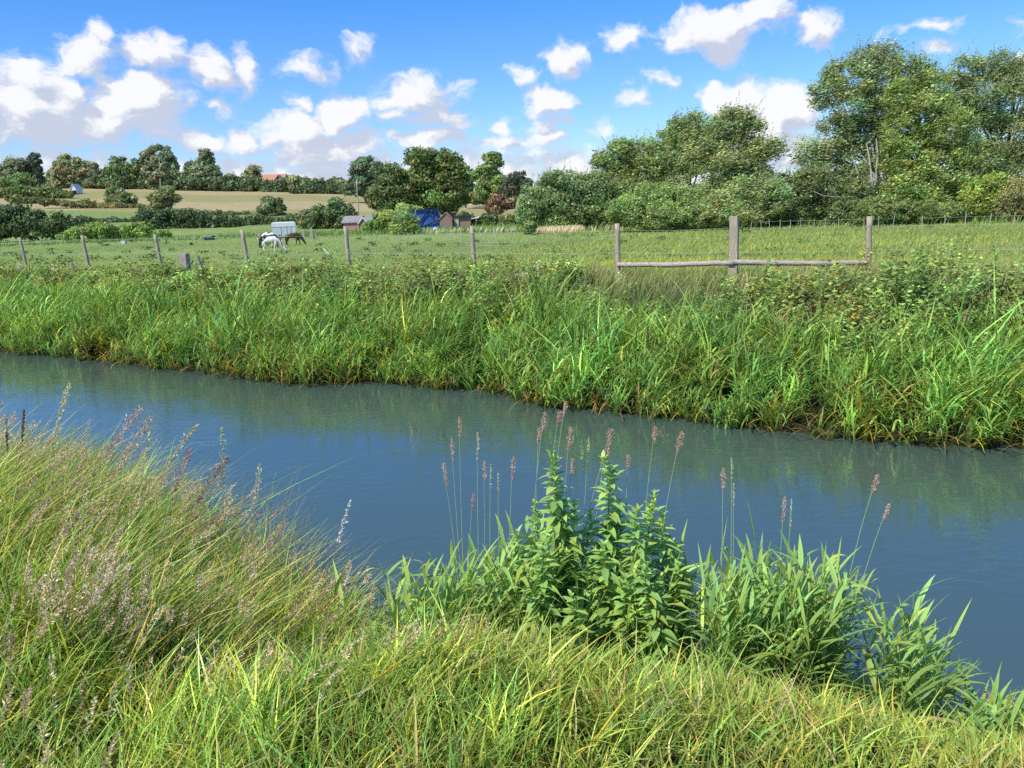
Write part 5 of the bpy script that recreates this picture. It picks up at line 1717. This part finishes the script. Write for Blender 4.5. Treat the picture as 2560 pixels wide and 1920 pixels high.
# goal frame
p, u = place(1025, 425, 215)
root = thing('goal_frame', 'white goal frame in front of the trees right of the oak', 'goal', tuple(p))
H = at(1025, 406, 215)[2] - p[2]
for k, (a, b) in enumerate((((-9, 0), (-9, 1)), ((-9, 1), (9, 1)), ((9, 1), (9, 0)))):
    mb = MB()
    A = np.array([a[0] * u, 0, a[1] * H])
    B = np.array([b[0] * u, 0, b[1] * H])
    mb.tubes(np.array([[A, (A + B) / 2, B]]), np.full((1, 3), .13 if k != 0 else .2), W1, 6)
    link('crossbar' if k == 1 else 'upright', mb.mesh('bar'), 'white_paint', root)
# water troughs
for px, py, lab, tip in ((453, 519, 'dark water trough in the grazed field near the fence post left of the horses', 0), (268, 527, 'tipped pale tub with dark handle in the grazed field at the left', 1)):
    p = on_ground(px, py)
    p[2] = float(terrain(p[0], p[1]))
    u = p[1] * KPX / FPX
    root = thing('water_trough' if not tip else 'feed_tub', lab, 'trough' if not tip else 'tub', tuple(p))
    mb = MB()
    w, d, h = (22 * u, .7, .55) if not tip else (9 * u, .6, .45)
    V = []
    for sc_, z in ((.85, 0), (1, h), (.9, h), (.78, .08)):
        V += [(-w / 2 * sc_, -d / 2 * sc_, z), (w / 2 * sc_, -d / 2 * sc_, z), (w / 2 * sc_, d / 2 * sc_, z), (-w / 2 * sc_, d / 2 * sc_, z)]
    F = [[3, 2, 1, 0], [12, 13, 14, 15]]
    for l in range(3):
        for k in range(4):
            F.append([l * 4 + k, l * 4 + (k + 1) % 4, l * 4 + 4 + (k + 1) % 4, l * 4 + 4 + k])
    mb.add(np.array(V), np.array(F), W1)
    o = link('basin', mb.mesh('basin'), 'grey_panel' if tip else 'dark_metal', root)
    if tip:
        mb = MB()
        mb.tubes(bez((-.3, 0, .3), (-1.0, 0, 1.3), (-.15, 0, .1), 7)[None], np.full((1, 7), .05), W1, 6)
        link('handle', mb.mesh('handle'), 'dark_metal', root)
    else:
        mb = MB()
        mb.box((-.1 * w, -d / 2 - .05, h * .9), w * .9, .08, .1, W1)
        link('rim', mb.mesh('rim'), 'pale_tape', root)


# ------------------------------------------------------------------ horses grazing (skinned skeleton, one continuous body)
def make_horse(label, px, py, Dd, size, heading, coat, hair, tail_hair, lift=0.0):
    p, u = place(px, py, Dd)
    root = thing('horse', label, 'horse', tuple(p), 'grazing horses', heading)
    s = size
    V = [(-.62, 0, .98), (-.30, 0, 1.0), (.05, 0, .97), (.38, 0, 1.0), (.58, 0, 1.02),      # 0 rump .. 4 withers/shoulder
         (.84, 0, .86), (1.04, 0, .58), (1.16, 0, .34), (1.24, 0, .24), (1.33, 0, .10), (1.37, 0, .03)]   # neck down, poll, face, muzzle
    Rr = [(.24, .26), (.27, .29), (.29, .31), (.27, .29), (.21, .25), (.14, .19), (.11, .155), (.095, .13), (.10, .105), (.075, .075), (.058, .055)]
    E = [(i, i + 1) for i in range(len(V) - 1)]
    for sx in (-1, 1):
        fo = .10 * sx
        b = len(V)          # front leg from node 4
        V += [(.50, .13 * sx, .70), (.52 + fo, .14 * sx, .40), (.52 + fo * 1.6, .14 * sx, .12), (.56 + fo * 1.7, .14 * sx, .02)]
        Rr += [(.115, .10), (.060, .058), (.045, .042), (.062, .055)]
        E += [(4, b), (b, b + 1), (b + 1, b + 2), (b + 2, b + 3)]
        b = len(V)          # hind leg from node 0
        V += [(-.60, .13 * sx, .70), (-.55 - fo, .14 * sx, .52), (-.72 - fo, .14 * sx, .36), (-.68 - fo, .14 * sx, .12), (-.63 - fo, .14 * sx, .02)]
        Rr += [(.16, .13), (.105, .09), (.060, .055), (.046, .043), (.062, .055)]
        E += [(0, b), (b, b + 1), (b + 1, b + 2), (b + 2, b + 3), (b + 3, b + 4)]
        b = len(V)          # ear from the poll
        V += [(1.12, .07 * sx, .42), (1.10, .10 * sx, .50)]
        Rr += [(.035, .03), (.012, .012)]
        E += [(7, b), (b, b + 1)]
    me = bpy.data.meshes.new('body')
    me.from_pydata([(a * s, b * s, c * s) for a, b, c in V], E, [])
    o = link('body', me, coat, root)
    md = o.modifiers.new('Skin', 'SKIN')
    md.use_smooth_shade = True
    for i, sv in enumerate(me.skin_vertices[0].data):
        sv.radius = (Rr[i][0] * s, Rr[i][1] * s)
        sv.use_root = (i == 0)
    sb = o.modifiers.new('Subdivision', 'SUBSURF')
    sb.levels = sb.render_levels = 2
    mb = MB()
    P = np.array([[-.60, 0, 1.10], [-.72, 0, 1.04], [-.775, 0, .80], [-.765, 0, .52], [-.75, 0, .38]]) * s
    mb.tubes(P[None], np.array([[.03, .045, .06, .05, .015]]) * s, W1, 7)
    link('tail', mb.mesh('tail', True), tail_hair, root)
    mb = MB()
    tt = np.linspace(0, 1, 9)
    A = np.stack([np.interp(tt, [0, .5, 1], [.56, .92, 1.17]), np.zeros(9), np.interp(tt, [0, .5, 1], [1.22, .98, .46])], 1) * s
    B = A + np.array([-.04, -.13, -.09]) * s
    V2 = np.stack([A, (A + B) / 2 + np.array([.03, -.04, .05]) * s, B + rng.normal(0, .02, A.shape) * s], 1).reshape(-1, 3)
    F = [[i * 3 + j, i * 3 + j + 1, i * 3 + j + 4, i * 3 + j + 3] for i in range(8) for j in range(2)]
    mb.add(V2, np.array(F), W1)
    link('mane', mb.mesh('mane', True), hair, root)


make_horse('white pony grazing nearest, lit white with dark mane', 588, 549, 65, 1.0, math.radians(-14), 'white_coat', 'dark_hair', 'pale_hair')
make_horse('piebald horse, white with dark patches, grazing behind the white pony', 580, 534, 74, 1.16, math.radians(-4), 'piebald_coat', 'pale_hair', 'pale_hair')
make_horse('dark brown horse grazing at the right of the group', 634, 532, 80, .98, math.radians(-4), 'brown_coat', 'dark_hair', 'dark_hair')


# ------------------------------------------------------------------ sky
def build_world():
    w = bpy.data.worlds.new('World')
    SC.world = w
    w.use_nodes = True
    nt = w.node_tree
    for n in list(nt.nodes):
        nt.nodes.remove(n)
    out = nt.nodes.new('ShaderNodeOutputWorld')
    bg = nt.nodes.new('ShaderNodeBackground')
    bg.inputs[1].default_value = SKY_STRENGTH
    nt.links.new(bg.outputs[0], out.inputs[0])
    sky = nt.nodes.new('ShaderNodeTexSky')
    sky.sky_type = 'NISHITA'
    sky.sun_disc = False
    sky.sun_elevation = SUN_EL
    sky.sun_rotation = SUN_ROT
    sky.altitude = 50
    sky.air_density = 1.0
    sky.dust_density = 0.3
    sky.ozone_density = 2.0
    tint = N(nt, 'ShaderNodeMix', data_type='RGBA', blend_type='MULTIPLY')
    tint.inputs[0].default_value = 1.0
    nt.links.new(sky.outputs[0], tint.inputs[6])
    tm = N(nt, 'ShaderNodeMix', data_type='RGBA')
    tm.inputs[6].default_value = (*SKY_LOW, 1)
    tm.inputs[7].default_value = (*SKY_TINT, 1)
    nt.links.new(tm.outputs[2], tint.inputs[7])

    # cloud density group: (azimuth, elevation) -> density
    g = bpy.data.node_groups.new('CloudDensity', 'ShaderNodeTree')
    g.interface.new_socket('P', in_out='INPUT', socket_type='NodeSocketVector')
    g.interface.new_socket('Density', in_out='OUTPUT', socket_type='NodeSocketFloat')
    g.interface.new_socket('Warped', in_out='OUTPUT', socket_type='NodeSocketVector')
    gi, go = g.nodes.new('NodeGroupInput'), g.nodes.new('NodeGroupOutput')

    def M(op, a, b=None, c=None, tree=g):
        n = tree.nodes.new('ShaderNodeMath')
        n.operation = op
        for k, v in enumerate((a, b, c)):
            if v is None:
                continue
            if isinstance(v, (int, float)):
                n.inputs[k].default_value = v
            else:
                tree.links.new(v, n.inputs[k])
        return n.outputs[0]

    def VM(op, a, b, tree=g):
        n = tree.nodes.new('ShaderNodeVectorMath')
        n.operation = op
        for k, v in enumerate((a, b)):
            if v is None:
                continue
            if isinstance(v, tuple):
                n.inputs[k].default_value = v
            else:
                tree.links.new(v, n.inputs[k])
        return n.outputs['Value'] if op in ('LENGTH', 'DOT_PRODUCT') else n.outputs[0]

    wn = g.nodes.new('ShaderNodeTexNoise')
    wn.inputs['Scale'].default_value = 16
    wn.inputs['Detail'].default_value = 4
    wn.inputs['Roughness'].default_value = .55
    g.links.new(gi.outputs[0], wn.inputs['Vector'])
    off = VM('SUBTRACT', wn.outputs['Color'], (.5, .5, .5))
    off = VM('MULTIPLY', off, (.075, .06, 0))
    P = VM('ADD', gi.outputs[0], off)
    tot = None
    for (x, y, rx, ry, st_) in CLOUDS:
        d = ray(x, y)
        az = math.atan2(d[0], d[1])
        el = math.atan2(d[2], math.hypot(d[0], d[1]))
        ra, re = rx / 1661 * 1.03, ry / 1661 * 1.10
        v = VM('SUBTRACT', P, (az, el, 0))
        v = VM('MULTIPLY', v, (1 / ra, 1 / re, 0))
        l = VM('LENGTH', v, None)
        b = M('SUBTRACT', 1.0, l)
        b = M('MULTIPLY', b, st_ * 1.18)
        tot = b if tot is None else M('SMOOTH_MAX', tot, b, .18)
    fn = g.nodes.new('ShaderNodeTexNoise')
    fn.inputs['Scale'].default_value = 27
    fn.inputs['Detail'].default_value = 8
    fn.inputs['Roughness'].default_value = .62
    sc = VM('MULTIPLY', P, (1.0, 1.5, 1))
    g.links.new(sc, fn.inputs['Vector'])
    fb = M('MULTIPLY', M('SUBTRACT', fn.outputs['Fac'], .5), 1.28)
    # haze bank low on the horizon
    sx = g.nodes.new('ShaderNodeSeparateXYZ')
    g.links.new(P, sx.inputs[0])
    low = g.nodes.new('ShaderNodeMapRange')
    low.inputs[1].default_value, low.inputs[2].default_value = .124, .015
    low.inputs[3].default_value, low.inputs[4].default_value = -.6, .72
    g.links.new(sx.outputs[1], low.inputs[0])
    lw = g.nodes.new('ShaderNodeMapRange')
    lw.inputs[1].default_value, lw.inputs[2].default_value = .10, .32
    lw.inputs[3].default_value, lw.inputs[4].default_value = 0, -.55
    g.links.new(sx.outputs[0], lw.inputs[0])
    tot = M('SMOOTH_MAX', tot, M('ADD', low.outputs[0], lw.outputs[0]), .2)
    g.links.new(M('ADD', tot, fb), go.inputs[0])
    g.links.new(P, go.inputs[1])

    tc = nt.nodes.new('ShaderNodeTexCoord')
    sp = nt.nodes.new('ShaderNodeSeparateXYZ')
    nt.links.new(tc.outputs['Generated'], sp.inputs[0])
    az = M('ARCTAN2', sp.outputs[0], sp.outputs[1], tree=nt)
    hyp = M('SQRT', M('ADD', M('MULTIPLY', sp.outputs[0], sp.outputs[0], tree=nt), M('MULTIPLY', sp.outputs[1], sp.outputs[1], tree=nt), tree=nt), tree=nt)
    el = M('ARCTAN2', sp.outputs[2], hyp, tree=nt)
    te = N(nt, 'ShaderNodeMapRange')
    te.inputs[1].default_value, te.inputs[2].default_value = 0.0, 0.26
    nt.links.new(el, te.inputs[0])
    nt.links.new(te.outputs[0], tm.inputs[0])
    cb = nt.nodes.new('ShaderNodeCombineXYZ')
    nt.links.new(az, cb.inputs[0])
    nt.links.new(el, cb.inputs[1])
    g1 = nt.nodes.new('ShaderNodeGroup')
    g1.node_tree = g
    nt.links.new(cb.outputs[0], g1.inputs[0])
    g2 = nt.nodes.new('ShaderNodeGroup')
    g2.node_tree = g
    nt.links.new(VM('ADD', cb.outputs[0], (-.016, .022, 0), tree=nt), g2.inputs[0])
    mask = nt.nodes.new('ShaderNodeMapRange')
    mask.interpolation_type = 'SMOOTHSTEP'
    mask.inputs[1].default_value, mask.inputs[2].default_value = -.03, .44
    mask.inputs[4].default_value = .97
    nt.links.new(g1.outputs[0], mask.inputs[0])
    # light: how much thinner the cloud is towards the sun
    lit = nt.nodes.new('ShaderNodeMapRange')
    lit.interpolation_type = 'SMOOTHSTEP'
    lit.inputs[1].default_value, lit.inputs[2].default_value = -.10, .40
    bias = None
    for (x, y, rx, ry) in BRIGHT:
        d = ray(x, y)
        v = VM('SUBTRACT', g1.outputs[1], (math.atan2(d[0], d[1]), math.atan2(d[2], math.hypot(d[0], d[1])), 0), tree=nt)
        v = VM('MULTIPLY', v, (1661 / rx, 1661 / ry, 0), tree=nt)
        b = M('MAXIMUM', M('SUBTRACT', 1.0, VM('LENGTH', v, None, tree=nt), tree=nt), 0.0, tree=nt)
        bias = b if bias is None else M('MAXIMUM', bias, b, tree=nt)
    dif = M('SUBTRACT', g1.outputs[0], g2.outputs[0], tree=nt)
    nt.links.new(M('ADD', dif, M('MULTIPLY', bias, .7, tree=nt), tree=nt), lit.inputs[0])
    cc = N(nt, 'ShaderNodeMix', data_type='RGBA')
    nt.links.new(lit.outputs[0], cc.inputs[0])
    cc.inputs[6].default_value = (CL * .60, CL * .655, CL * .80, 1)
    cc.inputs[7].default_value = (CL * 1.0, CL * 1.0, CL * 1.02, 1)
    fin = N(nt, 'ShaderNodeMix', data_type='RGBA')
    nt.links.new(mask.outputs[0], fin.inputs[0])
    nt.links.new(tint.outputs[2], fin.inputs[6])
    nt.links.new(cc.outputs[2], fin.inputs[7])
    nt.links.new(fin.outputs[2], bg.inputs[0])
    w.cycles.sampling_method = 'MANUAL'
    w.cycles.sample_map_resolution = 512


CLOUDS = [(60, 235, 130, 85, .8), (62, 158, 40, 26, .7), (150, 195, 36, 26, .7), (180, 115, 60, 42, .62), (215, 78, 26, 20, .55), (335, 112, 66, 40, .68), (445, 140, 46, 46, .68), (530, 140, 32, 46, .42),
          (300, 225, 105, 72, .8), (250, 280, 120, 45, .7), (470, 222, 45, 18, .35), (660, 148, 55, 28, .34), (772, 103, 40, 26, .38), (648, 222, 30, 20, .30),
          (745, 238, 80, 42, .9), (640, 285, 90, 42, .85), (700, 320, 120, 50, .8), (520, 305, 60, 30, .6), (430, 300, 60, 28, .55),
          (900, 205, 110, 48, .62), (860, 255, 40, 22, .6), (945, 258, 80, 32, .55), (920, 305, 110, 20, .6), (1100, 315, 100, 24, .5), (1180, 300, 40, 22, .5),
          (1215, 118, 60, 42, .62), (1130, 155, 40, 20, .45), (1180, 215, 64, 32, .75), (1090, 272, 34, 24, .6), (1160, 270, 40, 22, .4), (1218, 262, 28, 16, .4), (1300, 275, 50, 18, .28), (1370, 215, 36, 22, .42), (1430, 185, 60, 14, .18),
          (1350, 85, 46, 42, .45), (1545, 72, 130, 48, .78), (1640, 32, 60, 34, .6), (1765, 57, 54, 34, .68), (2010, 55, 60, 14, .3), (2000, 110, 50, 22, .36), (2212, 45, 30, 25, .4),
          (1585, 215, 72, 56, 1.2), (1690, 232, 70, 60, 1.2), (1640, 285, 105, 45, 1.0), (1725, 320, 80, 50, .8), (1640, 340, 120, 40, .6), (2205, 140, 40, 30, .8)]
BRIGHT = [(1590, 215, 95, 70), (1695, 235, 95, 80), (1650, 275, 110, 50), (745, 235, 90, 40), (600, 270, 60, 30), (290, 200, 60, 45), (1185, 210, 60, 28), (90, 160, 60, 26)]
SUN_EL = math.radians(50)
TO_SUN = np.array([-.74 * math.cos(SUN_EL), -.67 * math.cos(SUN_EL), math.sin(SUN_EL)])
SUN_ROT = math.atan2(TO_SUN[0], TO_SUN[1])
SKY_STRENGTH = 0.12
SKY_TINT = (0.36, 0.92, 1.62)
SKY_LOW = (0.92, 1.08, 1.42)
CL = 8.2
build_world()

sl = bpy.data.lights.new('sun', 'SUN')
sl.energy = 5.0
sl.angle = math.radians(.5)
sl.color = (1.0, .955, .88)
so = bpy.data.objects.new('sun', sl)
COL.objects.link(so)
from mathutils import Vector, Matrix
so.rotation_euler = Vector(tuple(TO_SUN)).to_track_quat('Z', 'Y').to_euler()
so.location = (-20, -20, 40)

# ------------------------------------------------------------------ camera and render settings
cd = bpy.data.cameras.new('camera')
cam = bpy.data.objects.new('camera', cd)
COL.objects.link(cam)
cd.sensor_width = 36.0
cd.sensor_fit = 'HORIZONTAL'
cd.lens = 36.0 * FPX / 2560
cd.clip_start = 0.05
cd.clip_end = 8000
M4 = Matrix([list(RC[0]) + [EYE[0]], list(RC[1]) + [EYE[1]], list(RC[2]) + [EYE[2]], [0, 0, 0, 1]])
cam.matrix_world = M4
SC.camera = cam
SC.render.resolution_x, SC.render.resolution_y = 1024, 768
SC.view_settings.view_transform = 'Standard'
SC.view_settings.look = 'None'
SC.view_settings.exposure = 0
SC.view_settings.gamma = 1
SC.cycles.max_bounces = 4
SC.cycles.diffuse_bounces = 2
SC.cycles.use_adaptive_sampling = True
SC.cycles.adaptive_threshold = 0.03
SC.cycles.glossy_bounces = 2
SC.cycles.transmission_bounces = 3
SC.cycles.use_denoising = False
